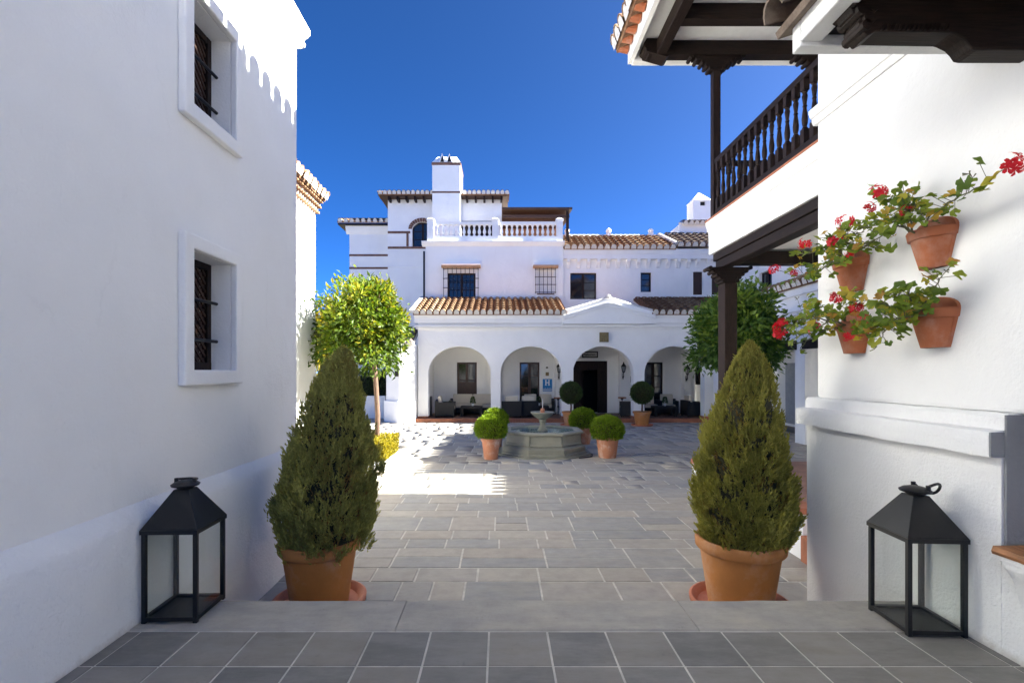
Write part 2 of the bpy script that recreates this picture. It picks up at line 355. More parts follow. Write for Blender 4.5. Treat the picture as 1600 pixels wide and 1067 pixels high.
XZ = lambda u, v, w: (u, w, v)      # facade facing the camera: u=x, v=z, w=depth
YZ = lambda u, v, w: (w, u, v)      # wall along the line of sight: u=depth, v=z, w=x
XX = lambda px, D: (px - VX) * D / F
ZZ = lambda py, D: EYE + (VY - py) * D / F
def unit(a): return a / np.maximum(np.linalg.norm(a, axis=-1, keepdims=True), 1e-9)
def leaves(name, base, d, L, W, mat, tint, parent=None, fold=0.35, kind=None):   # folded diamond leaves
    n = len(base); d = unit(d); r = unit(np.cross(d, rng.normal(size=(n, 3)))); nn = np.cross(r, d)
    L = np.broadcast_to(np.asarray(L), (n,))[:, None]; W = np.broadcast_to(np.asarray(W), (n,))[:, None]
    v = np.empty((n, 4, 3)); v[:, 0] = base; v[:, 2] = base + d * L
    mid = base + d * L * 0.45 + nn * W * fold
    v[:, 1] = mid + r * W * 0.5; v[:, 3] = mid - r * W * 0.5
    i = np.arange(n)[:, None] * 4
    f = np.concatenate([i + np.array([[0, 1, 2]]), i + np.array([[0, 2, 3]])], 0)
    return raw_mesh(name, v.reshape(-1, 3), f, mat, np.repeat(tint, 4), parent, kind)

def tile_mesh(name, n, course, along, across, r=0.085, mat='tile', plug=True):
    """One column of barrel cover tiles from the eave upwards, with a mortar plug in the eave tile."""
    e = Vector(along).normalized(); a = Vector(across).normalized(); nr = a.cross(e).normalized()
    if nr.z < 0: nr = -nr
    v, f, mi = [], [], []; S = 7
    for k in range(n):
        j1, j2 = random.uniform(-0.006, 0.006), random.uniform(-0.012, 0.012); o = len(v)
        for (s_, rr, lift) in ((k * course - 0.0, r * random.uniform(1.06, 1.16), 0.042), ((k + 1) * course + 0.05, r * 0.82, 0.0)):
            for q in (1.0, 0.84):
                for i in range(S + 1):
                    th = math.pi * i / S
                    v.append(e * (s_ + j2) + a * (math.cos(th) * rr * q + j1) + nr * (math.sin(th) * rr * q + lift))
        R = S + 1
        for i in range(S):
            f.append((o + i, o + i + 1, o + 2 * R + i + 1, o + 2 * R + i)); mi.append(0)
            f.append((o + i, o + R + i, o + R + i + 1, o + i + 1)); mi.append(0)
            if k == 0: f.append((o + R + i, o + 3 * R + i, o + 3 * R + i + 1, o + R + i + 1)); mi.append(0)
    if plug:
        o = len(v); v.append(e * 0.012 + nr * 0.0)
        for i in range(S + 1):
            th = math.pi * i / S; v.append(e * (0.006 + random.uniform(-0.004, 0.004)) + a * math.cos(th) * r * 1.0 + nr * (math.sin(th) * r * 1.0 + 0.028))
        for i in range(S): f.append((o, o + 1 + i, o + 2 + i)); mi.append(1)
        v.append(e * 0.010 + a * r - nr * 0.06); v.append(e * 0.010 - a * r - nr * 0.06)
        f.append((o + S + 2, o + 1, o)); mi.append(1); f.append((o, o + S + 1, o + S + 3)); mi.append(1); f.append((o, o + S + 3, o + S + 2)); mi.append(1)
    me = bpy.data.meshes.new(name); me.from_pydata([tuple(p) for p in v], [], f)
    me.materials.append(M[mat]); me.materials.append(M['mortar']); me.polygons.foreach_set('material_index', mi)
    me.polygons.foreach_set('use_smooth', [True] * len(me.polygons)); me.set_sharp_from_angle(angle=math.radians(40))
    return me
def tiled_slope(parent, p0, p1, up, mat='tile', pitch=0.235, course=0.36, plug=True, bed='tile', r=0.09, thick=0.10, trim0=0, trim1=0):
    """Roof slope: eave line p0->p1, 'up' the vector from eave to ridge. Bed slab plus one part for each column of tiles."""
    p0, p1, up = Vector(p0), Vector(p1), Vector(up); ln = (p1 - p0).length; ac = (p1 - p0).normalized()
    nr = ac.cross(up).normalized(); nr = nr if nr.z > 0 else -nr
    b = MB(); q = [p0, p1, p1 + up, p0 + up]; b.hexa([x - nr * thick for x in q] + q); b.build('roof_bed', bed, parent)
    n = max(1, int(round(up.length / course))); k = int(ln / pitch); vars_ = [tile_mesh('tile_column', n, up.length / n, up, ac, r, mat, plug) for _ in range(3)]
    for i in range(k):
        me = vars_[i % 3]
        link('tile_column', me, parent, p0 + ac * (ln / k * (i + 0.5)) - up.normalized() * random.uniform(0.03, 0.07) + nr * 0.004)

def window(parent, mp, u0, u1, v0, v1, w, inward, cols=2, rows=3, mat='wood_v', fr=0.055, name='window'):
    """Casement window in an opening; w is the wall plane of its front, inward the sign of depth. Panes are sub-parts."""
    m = MB(); d0, d1 = w, w + inward * 0.06
    def bar(a, b_, c, d, e0=d0, e1=d1): m.prism([(a, c), (b_, c), (b_, d), (a, d)], mp, min(e0, e1), max(e0, e1))
    bar(u0, u0 + fr, v0, v1); bar(u1 - fr, u1, v0, v1); bar(u0 + fr, u1 - fr, v1 - fr, v1); bar(u0 + fr, u1 - fr, v0, v0 + fr)
    cw = (u1 - u0 - 2 * fr) / cols; ch = (v1 - v0 - 2 * fr) / rows; g0 = w + inward * 0.015
    for c in range(1, cols):
        x = u0 + fr + c * cw; bar(x - fr * 0.8, x + fr * 0.8, v0 + fr, v1 - fr, w - inward * 0.008, d1)
    for r_ in range(1, rows):
        z = v0 + fr + r_ * ch; bar(u0 + fr, u1 - fr, z - 0.014, z + 0.014, g0, g0 + inward * 0.02)
    o = m.build(name, mat, parent)
    for c in range(cols):
        for r_ in range(rows):
            a, c0 = u0 + fr + c * cw, v0 + fr + r_ * ch
            MB().prism([(a, c0), (a + cw, c0), (a + cw, c0 + ch), (a, c0 + ch)], mp, w + inward * 0.028, w + inward * 0.036).build('pane', 'pane', o)
    MB().prism([(u0, v0), (u1, v0), (u1, v1), (u0, v1)], mp, w + inward * 0.07, w + inward * 0.075).build('dark_backing', 'black', o)  # black sheet standing in for the unlit room behind the panes
    return o

# ================================================================== GROUND AND PAVING
g = MB(); g.box(-300, 300, -100, 500, -0.30, -0.06); struct(g.build('ground', 'ground'))
court = MB().box(-9, 9.2, 3.77, 24.5, -0.055, -0.004).build('courtyard', 'grout'); struct(court)
slabm = []
for _ in range(5):
    mb = MB(); e = 0.006
    pts = [(-.5, -.5), (.5, -.5), (.5, .5), (-.5, .5)]
    j = [random.uniform(0.0, 0.008) for _ in range(8)]
    bot = [(p[0], p[1], -0.03) for p in pts]
    mid = [(p[0] * (1 - j[i]), p[1] * (1 - j[i + 4]), -0.004) for i, p in enumerate(pts)]
    top = [(p[0] * (1 - j[i] - e), p[1] * (1 - j[i + 4] - e), 0.0) for i, p in enumerate(pts)]
    me = bpy.data.meshes.new('flagstone'); me.from_pydata(bot + mid + top, [], [(8, 9, 10, 11)] + [(a + i, a + (i + 1) % 4, a + 4 + (i + 1) % 4, a + 4 + i) for a in (0, 4) for i in range(4)])
    me.materials.append(M['flag']); slabm.append(me)
slabs = []; y = 3.78
rows_ = [0.50, 0.40, 0.33, 0.56, 0.30, 0.31, 0.58, 0.31, 0.40]
ri = 0
while y < 23.5:
    h = rows_[ri] if ri < len(rows_) else random.choice([0.30, 0.32, 0.40, 0.56, 0.58]); ri += 1
    x = -8.8 + random.uniform(0, 0.5)
    while x < 9.0:
        w = random.choice([0.30, 0.42, 0.45, 0.60, 0.62, 0.70, 0.88]) if h < 0.5 else random.choice([0.42, 0.58, 0.6, 0.72, 0.9])
        if h > 0.5 and random.random() < 0.2:
            hh = random.choice([0.26, 0.3]); slabs += [(x, y, w, hh), (x, y + hh, w, h - hh)]
        else: slabs.append((x, y, w, h))
        x += w
    y += h
def proj(sl):
    x, y_, w, h = sl; px = VX + (x + w / 2) * F / y_
    vis = 400 < px < 1270 and not (y_ > 19.0)
    return (w * h / y_ ** 3) if vis else 0
slabs.sort(key=proj, reverse=True)
for i, (x, y_, w, h) in enumerate(slabs[:300]):
    o = link('flagstone', slabm[i % 5], court, (x + w / 2, y_ + h / 2, random.uniform(-0.002, 0.002)))
    o.scale = (w - 0.018, h - 0.018, 1)
vv, ff, tt = [], [], []
for (x, y_, w, h) in slabs[300:]:
    e = 0.010; o = len(vv); z = random.uniform(-0.002, 0.002); r_ = random.random()
    for zz, k in ((-0.03, e), (z, e + 0.003)):
        vv += [(x + k, y_ + k, zz), (x + w - k, y_ + k, zz), (x + w - k, y_ + h - k, zz), (x + k, y_ + h - k, zz)]
    ff += [(o + 4, o + 5, o + 6, o + 7)] + [(o + i, o + (i + 1) % 4, o + 4 + (i + 1) % 4, o + 4 + i) for i in range(4)]; tt += [r_] * 8
raw_mesh('far_flagstones', vv, np.array(ff), 'flag_far', tt, court, 'stuff')

# upper terrace the camera stands on, threshold and steps down to the courtyard
terr = MB().box(-2.3, 2.75, -4, 2.806, 0.30, 0.5165).build('upper_terrace', 'grout'); struct(terr)
tm = []
for _ in range(4):
    me = slabm[_].copy(); me.materials.clear(); me.materials.append(M['slate']); me.name = 'slate_tile'; tm.append(me)
T = 0.330
for r_ in range(7):
    y1 = 2.80 - r_ * T
    for c in range(-7, 9):
        x0 = -0.065 + c * T; xa, xb = max(x0, -2.2), min(x0 + T, 2.68)
        if xb - xa < 0.04: continue
        o = link('slate_tile', random.choice(tm), terr, ((xa + xb) / 2, y1 - T / 2, 0.52 + random.uniform(-0.001, 0.001))); o.scale = (xb - xa - 0.010, T - 0.010, 1)
steps = MB().box(-2.15, 2.66, 2.81, 3.16, 0.16, 0.495).box(-2.15, 2.66, 3.161, 3.47, 0.0, 0.345).box(-2.15, 2.66, 3.471, 3.765, -0.04, 0.17).build('entrance_steps', 'step_stone'); struct(steps)
for (xa, xb, dy) in ((-2.14, -0.605, 0.0), (-0.60, 1.135, 0.004), (1.14, 2.65, -0.002)):
    q = MB(); n = 12
    q.sweep([(2.808, 0.497), (3.172 + dy, 0.497), (3.176 + dy, 0.513), (3.166 + dy, 0.524), (2.818, 0.524), (2.808, 0.515)], lambda u, v, w: (w, u, v), [xa + (xb - xa) * i / n for i in range(n + 1)], 0.0022)
    q.build('threshold_stone', 'step_stone', steps)

# ================================================================== LEFT BUILDING
LB = thing('white_building', 'near white plastered building on the left with two deep grilled windows', 'building', (-3, 2, 0))
st = [-4 + 9.3 * i / 40 for i in range(41)]
MB().sweep([(-2.6, -0.05), (-2.12, -0.05), (-2.118, 1.10), (-2.135, 1.135), (-2.20, 1.205), (-2.6, 1.205)], lambda u, v, w: (u, w, v), st, 0.004).build('plinth_wall', 'plaster_rough', LB, smooth=True)
LW = [(3.45, 4.0, 2.01, 2.86), (3.45, 4.0, 3.88, 4.68)]
MB().grid_wall((-4, 5.3), (1.19, 5.72), LW, YZ, -2.2, -2.5).build('wall', 'plaster', LB)
MB().box(-7, -2.5, 5.0, 5.298, 0, 5.72).box(-7, -2.46, -4, 5.29, 5.721, 5.745).box(-7, -2.62, -4, -3.9, 0, 5.72).build('side_wall', 'plaster', LB)
for (a, b_, c, d) in LW:
    m_ = MB(); x0, x1 = -2.199, -2.143
    m_.grid_wall((a - 0.105, b_ + 0.10), (c - 0.11, d + 0.10), [(a, b_, c, d)], YZ, x0, x1)
    m_.build('window_surround', 'plaster', LB, bevel=0.012)
    wd = MB(); X0, X1 = -2.40, -2.355
    wd.prism([(a, c), (b_, c), (b_, d), (a, d)], YZ, -2.47, -2.45)
    for (p, q, r_, s_) in ((a, a + 0.05, c, d), (b_ - 0.05, b_, c, d), (a, b_, c, c + 0.06), (a, b_, d - 0.05, d), ((a + b_) / 2 - 0.02, (a + b_) / 2 + 0.02, c, d)):
        wd.box(X0 - random.uniform(0, 0.002), X1 + random.uniform(0, 0.003), p, q, r_, s_)
    w_ = wd.build('window', 'wood_v', LB)
    lt = MB(); n = 9                    # crossed lattice laths
    for k in range(-12, 24):
        for sgn, xx in ((1, -2.385), (-1, -2.375)):
            u = a + k * 0.065; p = []
            z0 = c + 0.05; H = d - c - 0.1
            ua, ub = (u, u + H) if sgn > 0 else (u + H, u)
            t0, t1 = 0.0, 1.0
            lo, hi = a + 0.05, b_ - 0.05
            du = ub - ua
            for lim, sg in ((lo, 1), (hi, -1)):
                tt_ = (lim - ua) / du
                if du * sg > 0: t0 = max(t0, tt_)
                else: t1 = min(t1, tt_)
            if t1 - t0 < 0.03: continue
            A = (xx, ua + du * t0, z0 + H * t0); B = (xx, ua + du * t1, z0 + H * t1)
            dy, dz = (B[1] - A[1]), (B[2] - A[2]); ln = math.hypot(dy, dz); ny, nz = -dz / ln * 0.011, dy / ln * 0.011
            lt.hexa([(xx - 0.006, A[1] - ny, A[2] - nz), (xx + 0.006, A[1] - ny, A[2] - nz), (xx + 0.006, A[1] + ny, A[2] + nz), (xx - 0.006, A[1] + ny, A[2] + nz),
                     (xx - 0.006, B[1] - ny, B[2] - nz), (xx + 0.006, B[1] - ny, B[2] - nz), (xx + 0.006, B[1] + ny, B[2] + nz), (xx - 0.006, B[1] + ny, B[2] + nz)])
    lt.build('lattice', 'wood_brown', w_)
    for zb in (c + 0.27 * (d - c), c + 0.63 * (d - c)):
        MB().tube([(-2.31, a - 0.02, zb), (-2.31, b_ + 0.02, zb)], 0.013, 8).build('bar', 'iron', LB)
CP = [(-2.45, 5.55), (-2.19, 5.55), (-2.155, 5.565), (-2.148, 5.60), (-2.168, 5.615), (-2.168, 5.635), (-2.125, 5.665), (-2.10, 5.69), (-2.10, 5.75), (-2.45, 5.75)]
MB().sweep(CP, lambda u, v, w: (u, w, v), [-4 + 9.42 * i / 20 for i in range(21)], 0.002).build('cornice', 'plaster', LB)
tiled_slope(LB, (-2.40, 5.36, 5.86), (-2.40, -4, 5.86), (-2.2, 0, 0.6))

# building beyond it, catching the sun
B2 = thing('white_building', 'sunlit white building with a tiled corbelled eave behind the left one', 'building', (-6, 9, 0))
MB().box(-9, -4.2, 5.6, 11.16, 0, 5.75).build('wall', 'plaster', B2)
for k, (xx, z0, z1) in enumerate(((-4.16, 5.62, 5.70), (-4.12, 5.74, 5.82), (-4.08, 5.86, 5.91))):
    MB().box(-5, xx, 5.6, 11.16 + (xx + 4.2), z0, z1).build('cornice_band', 'mortar', B2)
    n = 46
    bm_ = MB()
    for i in range(n): bm_.box(xx - 0.08, xx + 0.045, 5.62 + i * 0.122, 5.70 + i * 0.122, z0 - 0.045, z0 - 0.002)
    bm_.build('brick_course', 'tile', B2)
tiled_slope(B2, (-3.98, 11.24, 5.96), (-3.98, 5.6, 5.96), (-2.6, 0, 0.9), pitch=0.2, r=0.075)

# ================================================================== RIGHT NEAR BUILDING
RB = thing('white_building', 'near white plastered building on the right carrying geranium pots', 'building', (3.5, 2, 0))
st = [2.57 + 1.63 * i / 14 for i in range(15)]
MB().sweep([(3.2, -0.05), (2.62, -0.05), (2.618, 1.555), (3.2, 1.555)], lambda u, v, w: (u, w, v), st, 0.003).build('plinth_wall', 'plaster_rough', RB, smooth=True)
MB().sweep([(3.2, -0.05), (2.62, -0.05), (2.622, 1.06), (3.2, 1.06)], lambda u, v, w: (u, w, v), [-4 + 6.57 * i / 20 for i in range(21)], 0.003).build('plinth_wall', 'plaster_rough', RB, smooth=True)
MB().sweep([(3.15, 1.546), (2.60, 1.545), (2.558, 1.55), (2.556, 1.665), (2.566, 1.682), (2.64, 1.69), (2.645, 1.755), (2.66, 1.775), (2.74, 1.78), (3.15, 1.78)], lambda u, v, w: (u, w, v), [2.575 + 1.685 * i / 16 for i in range(17)], 0.004).build('ledge', 'plaster_rough', RB, smooth=True)
MB().box(2.70, 3.6, -4, 4.20, 1.775, 6.9).build('wall', 'plaster', RB, bevel=0.03)
MB().box(2.558, 2.7, 2.563, 2.5745, 1.552, 1.68).build('ledge_end', 'shade_grey_plaster', RB)  # thin cap, grey paints the ledge end as shaded
MB().box(2.628, 3.2, 2.552, 2.5625, 1.062, 1.772).build('niche_reveal', 'shade_grey_plaster', RB)  # white reveal in shadow, its shade painted as grey
MB().box(3.0, 3.2, -4, 2.555, 1.06, 1.77).build('niche_back', 'plaster', RB)
sl = MB().sweep([(3.0, 1.075), (2.50, 1.075), (2.495, 1.09), (2.505, 1.115), (3.0, 1.118)], lambda u, v, w: (u, w, v), [1.0 + 0.125 * i for i in range(13)], 0.004).build('window_sill', 'wood_sill', RB)
MB().sweep([(2.70, 0.80), (2.61, 0.80), (2.60, 0.87), (2.575, 0.95), (2.545, 1.0), (2.53, 1.02), (2.53, 1.045), (2.515, 1.05), (2.515, 1.073), (2.70, 1.073)], lambda u, v, w: (u, w, v), [0.9, 1.6, 2.2, 2.47], 0.002).build('sill_moulding', 'plaster', RB, smooth=True)
MB().sweep([(2.72, 4.10), (2.685, 4.10), (2.672, 4.13), (2.672, 4.155), (2.66, 4.16), (2.645, 4.20), (2.645, 4.225), (2.66, 4.24), (2.72, 4.245)], lambda u, v, w: (u, w, v), [-4 + 8.22 * i / 16 for i in range(17)], 0.0015).build('string_course', 'plaster', RB)
# tiled canopy over the passage with a carved bracket
CN = thing('door_canopy', 'dark wooden canopy with carved bracket and mossy tiles at upper right', 'canopy', (2.7, 2.4, 3.7))
MB().box(1.78, 2.70, -3, 2.72, 3.86, 3.92).build('soffit_boards', 'wood', CN)
MB().box(1.66, 2.69, 2.722, 2.80, 3.80, 3.95).box(1.66, 1.775, -3, 2.72, 3.82, 3.95).build('white_fascia', 'plaster_rough', CN, bevel=0.008)
bp = [(2.705, 3.60), (2.38, 3.60), (2.355, 3.605), (2.335, 3.635), (2.31, 3.66), (2.265, 3.682), (2.25, 3.686), (1.87, 3.692), (1.83, 3.67), (1.80, 3.70), (1.785, 3.74), (1.80, 3.765), (1.76, 3.79), (1.74, 3.83), (1.76, 3.857), (2.705, 3.857)]
br = MB().prism(bp, lambda u, v, w: (u, w, v), 2.45, 2.56).build('bracket', 'wood_x', CN, bevel=0.006)
fl = MB()
for i in range(16):
    x0 = 1.89 + i * 0.022; fl.hexa([(x0, 2.440, 3.695), (x0 + 0.010, 2.440, 3.695), (x0 + 0.010, 2.452, 3.695), (x0, 2.452, 3.695), (x0 + 0.012, 2.440, 3.725), (x0 + 0.022, 2.440, 3.725), (x0 + 0.022, 2.452, 3.725), (x0 + 0.012, 2.452, 3.725)])
fl.build('rope_carving', 'wood_x', br)
sc_ = MB()
for (cx, cz, rr) in ((1.80, 3.80, 0.036), (1.765, 3.835, 0.028), (1.83, 3.75, 0.03), (1.815, 3.715, 0.026), (1.85, 3.805, 0.025)):
    sc_.tube([(cx, 2.43, cz), (cx, 2.58, cz)], rr, 10)
sc_.build('scroll_carving', 'wood_x', br)
for yb in (1.75, 1.1, 0.45): MB().box(1.80, 2.70, yb, yb + 0.12, 3.74, 3.859).build('joist', 'wood_x', CN)
tiled_slope(CN, (1.60, 2.86, 3.965), (1.60, -3, 3.965), (1.1, 0, 0.36), mat='tile_grey', bed='tile_grey', pitch=0.23, r=0.085, plug=False, thick=0.04)

# ================================================================== BALCONY HOUSE
BH = thing('balcony_house', 'white house with dark wooden balcony and deep tiled eave on the right', 'building', (5, 6, 0))
MB().box(5.3, 9.0, 3.9, 8.12, 0, 7.4).box(3.6, 5.3, 3.9, 4.15, 0, 7.4).build('wall', 'plaster', BH)
MB().box(3.52, 5.3, 4.16, 8.10, 3.96, 4.40).build('balcony_floor', 'plaster', BH)
MB().sweep([(3.55, 3.93), (3.47, 3.93), (3.46, 4.30), (3.44, 4.31), (3.435, 4.36), (3.42, 4.40), (3.41, 4.46), (3.55, 4.46)], lambda u, v, w: (u, w, v), [4.16, 5.4, 6.7, 8.18], 0.002).build('balcony_fascia', 'plaster', BH)
MB().box(3.56, 5.3, 8.102, 8.17, 3.93, 4.44).build('balcony_end_fascia', 'plaster', BH)
MB().box(3.40, 5.3, 4.16, 8.19, 4.462, 4.485).build('balcony_coping', 'brick', BH)
MB().box(3.50, 3.74, 4.16, 8.10, 3.80, 3.928).box(3.53, 3.71, 4.16, 8.07, 3.66, 3.80).build('balcony_beam', 'wood', BH, bevel=0.012)
MB().box(3.745, 5.3, 7.86, 8.06, 3.72, 3.925).build('cross_beam', 'wood_x', BH, bevel=0.01)
MB().box(3.56, 3.76, 7.80, 8.05, 0.5, 3.40).build('lower_post', 'wood_v', BH, bevel=0.012)
def capital(name, cx, cy, z0, z1, half, dy):
    m_ = MB()
    for k in range(7):
        f0 = k / 7; hw = 0.09 + (half - 0.09) * (f0 ** 1.5); zz0 = z0 + (z1 - z0) * f0
        m_.box(cx - hw, cx + hw, cy - dy - 0.004 * (k % 2), cy + dy + 0.004 * (k % 2), zz0, z0 + (z1 - z0) * (k + 1) / 7 - 0.0005)
    for sgn in (-1, 1):
        for k in range(5):
            f0 = (k + 0.7) / 5; m_.tube([(cx + sgn * (0.09 + (half - 0.09) * f0 ** 1.5), cy - dy - 0.02, z0 + (z1 - z0) * f0), (cx + sgn * (0.09 + (half - 0.09) * f0 ** 1.5), cy + dy + 0.02, z0 + (z1 - z0) * f0)], 0.032, 8)
    return m_.build(name, 'wood_x', BH)
capital('carved_capital', 3.66, 7.925, 3.40, 3.66, 0.34, 0.10)
MB().box(3.44, 3.56, 7.94, 8.06, 4.486, 6.86).build('upper_post', 'wood_v', BH, bevel=0.008)
capital('carved_capital', 3.50, 8.0, 6.86, 7.09, 0.45, 0.07)
capital('carved_capital', 5.2, 8.0, 6.86, 7.09, 0.45, 0.07)
# balustrade: rails and turned spindles
MB().box(3.45, 3.53, 4.16, 7.94, 5.34, 5.42).box(3.57, 5.3, 7.97, 8.04, 5.34, 5.42).build('handrail', 'wood', BH, bevel=0.01)
MB().box(3.46, 3.52, 4.16, 7.94, 4.52, 4.60).box(3.57, 5.3, 7.98, 8.03, 4.52, 4.60).build('bottom_rail', 'wood', BH, bevel=0.008)
sp = MB(); q = 0.034
sp.box(-q, q, -q, q, 0.0, 0.17).box(-q, q, -q, q, 0.61, 0.74)
sp.lathe([(0.026, 0.17), (0.032, 0.185), (0.02, 0.20), (0.029, 0.23), (0.033, 0.29), (0.026, 0.36), (0.018, 0.42), (0.027, 0.435), (0.018, 0.45), (0.024, 0.50), (0.031, 0.55), (0.022, 0.58), (0.031, 0.595), (0.026, 0.612)], n=10)
spm = sp.build('spindle', 'wood_v', None, smooth=True); spd = spm.data; bpy.data.objects.remove(spm)
for i in range(22): link('spindle', spd, BH, (3.49, 4.26 + i * 0.172, 4.60))
for i in range(8): link('spindle', spd, BH, (3.72 + i * 0.2, 8.005, 4.60))
# eave over the balcony
for i, yb in enumerate((7.90, 7.10, 6.30, 5.50, 4.70, 3.9, 3.1, 2.3)):
    MB().box(2.38 if i == 0 else 2.66, 5.6, yb, yb + 0.17, 7.09, 7.32).build('rafter', 'wood_x', BH, bevel=0.01)
MB().box(2.50, 2.655, -3, 8.10, 7.07, 7.30).build('eave_beam', 'wood', BH, bevel=0.01)
eb = MB()
eb.prism([(2.34, 7.12), (2.66, 7.03), (2.70, 7.05), (2.70, 7.32), (2.34, 7.32), (2.30, 7.25)], lambda u, v, w: (u, w, v), 7.86, 8.115)
eb.tube([(2.36, 7.85, 7.22), (2.36, 8.125, 7.22)], 0.07, 12)
eb.build('carved_beam_end', 'wood_x', BH)
MB().box(2.22, 9.0, -3, 8.12, 7.322, 7.38).build('soffit', 'white_paint', BH)
MB().box(2.20, 9.0, 8.122, 8.26, 7.13, 7.42).box(2.14, 2.215, -3, 8.26, 7.15, 7.42).build('white_fascia', 'plaster', BH)
for j in range(40):
    if j > 28: break
    MB().tube([(2.135, 8.2 - j * 0.24, 7.36), (1.985, 8.2 - j * 0.24, 7.40)], [0.07, 0.075], 10).build('eave_corbel_tile', 'pot_wall', BH)
tiled_slope(BH, (1.93, 8.27, 7.44), (1.93, -3.2, 7.44), (4.4, 0, 1.35), pitch=0.225, r=0.095)
MB().box(6.2, 9, -3, 8.2, 7.42, 8.6).build('roof_core', 'plaster', BH)
PO = thing('porch_platform', 'raised white porch with brick coping under the wooden balcony', 'porch', (4.2, 6.5, 0))
MB().box(3.2, 5.29, 5.2, 8.2, -0.04, 0.48).build('platform_wall', 'plaster', PO)
for i in range(26): MB().box(3.17, 3.40, 5.21 + i * 0.115, 5.315 + i * 0.115, 0.482, 0.545).build('brick', 'brick', PO)
for i in range(18): MB().box(3.17 + i * 0.115, 3.275 + i * 0.115, 4.9, 5.19, 0.0 if i else -0.01, 0.27).build('brick', 'brick', PO)
MB().box(3.41, 5.28, 5.22, 8.19, 0.481, 0.50).build('porch_floor', 'floor_tile', PO)

# ================================================================== RIGHT WING
RW = thing('arcaded_wing', 'white wing along the right of the courtyard behind the orange tree', 'building', (9.5, 14, 0))
MB().grid_wall((8.6, 19.15), (0, 4.30), [(13.85, 15.3, -1, 2.72), (10.4, 13.4, -1, 2.72), (16.2, 18.4, -1, 2.72)], YZ, 8.3, 8.65).build('arcade_wall', 'plaster', RW)
for (a, b_) in ((13.75, 15.4), (10.3, 13.5), (16.1, 18.5)): MB().box(8.27, 8.29, a, b_, 2.60, 2.86).build('lintel', 'wood', RW)
for (z0, z1, pr) in ((3.55, 3.62, 0.05), (3.66, 3.71, 0.09), (4.1, 4.32, 0.12)):
    MB().box(8.3 - pr, 8.299, 8.6, 19.0, z0, z1).build('cornice_band', 'plaster', RW)
MB().box(8.66, 10.6, 8.6, 21.9, 3.2, 3.3).build('arcade_ceiling', 'plaster', RW)
RWW = [(19.2, 20.15, 5.15, 6.35), (16.0, 17.05, 5.15, 6.35)]
MB().grid_wall((8.0, 21.95), (0, 6.9), RWW, YZ, 10.6, 11.0).build('upper_wall', 'plaster', RW)
for (a, b_, c, d) in RWW: window(RW, YZ, a, b_, c, d, 10.72, 1, 2, 3)
MB().box(10.55, 10.598, 17.1, 18.2, 0.1, 2.3).build('door', 'grey_door', RW)
tiled_slope(RW, (8.08, 19.1, 4.38), (8.08, 8.6, 4.38), (2.52, 0, 0.85))
for (a, b_, ze) in ((8.0, 9.85, 6.90), (9.85, 16.0, 7.95), (16.0, 19.0, 7.55), (19.0, 26.0, 8.1)):   # unseen upper blocks, eave heights set to shape shadows on court and roofs
    MB().box(10.61, 15, a + 0.002, b_ - 0.002, 6.0, ze - 0.02).build('upper_block', 'plaster', RW)
    tiled_slope(RW, (10.2, b_, ze), (10.2, a, ze), (3.0, 0, 0.9))
MB().box(10.62, 15, 8.0, 8.1, 0, 6.5).build('end_wall', 'plaster', RW)

# ================================================================== MAIN BUILDING
HB = thing('hotel_building', 'long white two-storey hotel front with arched arcade and balustraded terrace', 'building', (3, 20, 0))
DA, DU, DB = 19.5, 22.0, 22.0
ops = []
for (a, b_) in ((669, 767), (782, 878), (895, 990), (1007, 1101)): ops.append((XX(a, DA), XX(b_, DA), 1.90, 1.09))
XL, XR = XX(653, DA), 10.6
MB().arch_wall(XL, XR, 0.14, 4.28, ops, XZ, DA, DA + 0.42).build('arcade_wall', 'plaster', HB)
for (z0, z1, pr) in ((3.66, 3.72, 0.07), (3.74, 3.82, 0.13)):
    MB().box(XL - pr, 8.2, DA - pr, DA - 0.002, z0, z1).box(XL - pr, XL - 0.001, DA, DA + 2.3, z0, z1).build('string_course', 'plaster', HB)
MB().sweep([(DA + 0.1, 3.9), (DA - 0.10, 3.9), (DA - 0.11, 4.10), (DA - 0.13, 4.14), (DA - 0.15, 4.26), (DA + 0.1, 4.26)], lambda u, v, w: (w, u, v), [XL - 0.13, 8.2]).build('eave_cornice', 'plaster', HB)
MB().box(XL - 0.12, XL - 0.001, DA + 0.11, DU, 3.9, 4.26).build('eave_cornice_return', 'plaster', HB)
# gable over the entrance
def gz(u): return 4.33 + 0.53 * max(0.0, 1 - abs(u)) ** 1.1 if abs(u) > 0.07 else 4.33 + 0.53 * 0.93 ** 1.1
us_ = [-1 + 2 * k / 24 for k in range(25)]
MB().prism([(2.45, 3.86), (6.1, 3.86)] + [(4.27 + 1.82 * u, gz(u)) for u in us_[::-1]], XZ, DA - 0.20, DA + 0.3).build('entrance_gable', 'plaster', HB)
for (off, th) in ((0.13, 0.045), (0.25, 0.035)):
    MB().prism([(4.27 + 1.80 * u, gz(u) - off) for u in us_] + [(4.27 + 1.80 * u, gz(u) - off - th) for u in us_[::-1]], XZ, DA - 0.26, DA - 0.198).build('gable_moulding', 'plaster', HB)
for k in range(24):
    p = lambda u: (4.27 + 1.84 * u, DA - 0.06, gz(u) + 0.02)
    MB().tube([p(us_[k]), p(us_[k + 1])], [0.078, 0.088] if k > 11 else [0.088, 0.078], 10).build('coping_tile', 'mortar', HB)
MB().lathe([(0.09, 0), (0.11, 0.05), (0.06, 0.12), (0.0, 0.14)], 4.27, DA - 0.06, 4.90, n=10).build('gable_finial', 'mortar', HB)
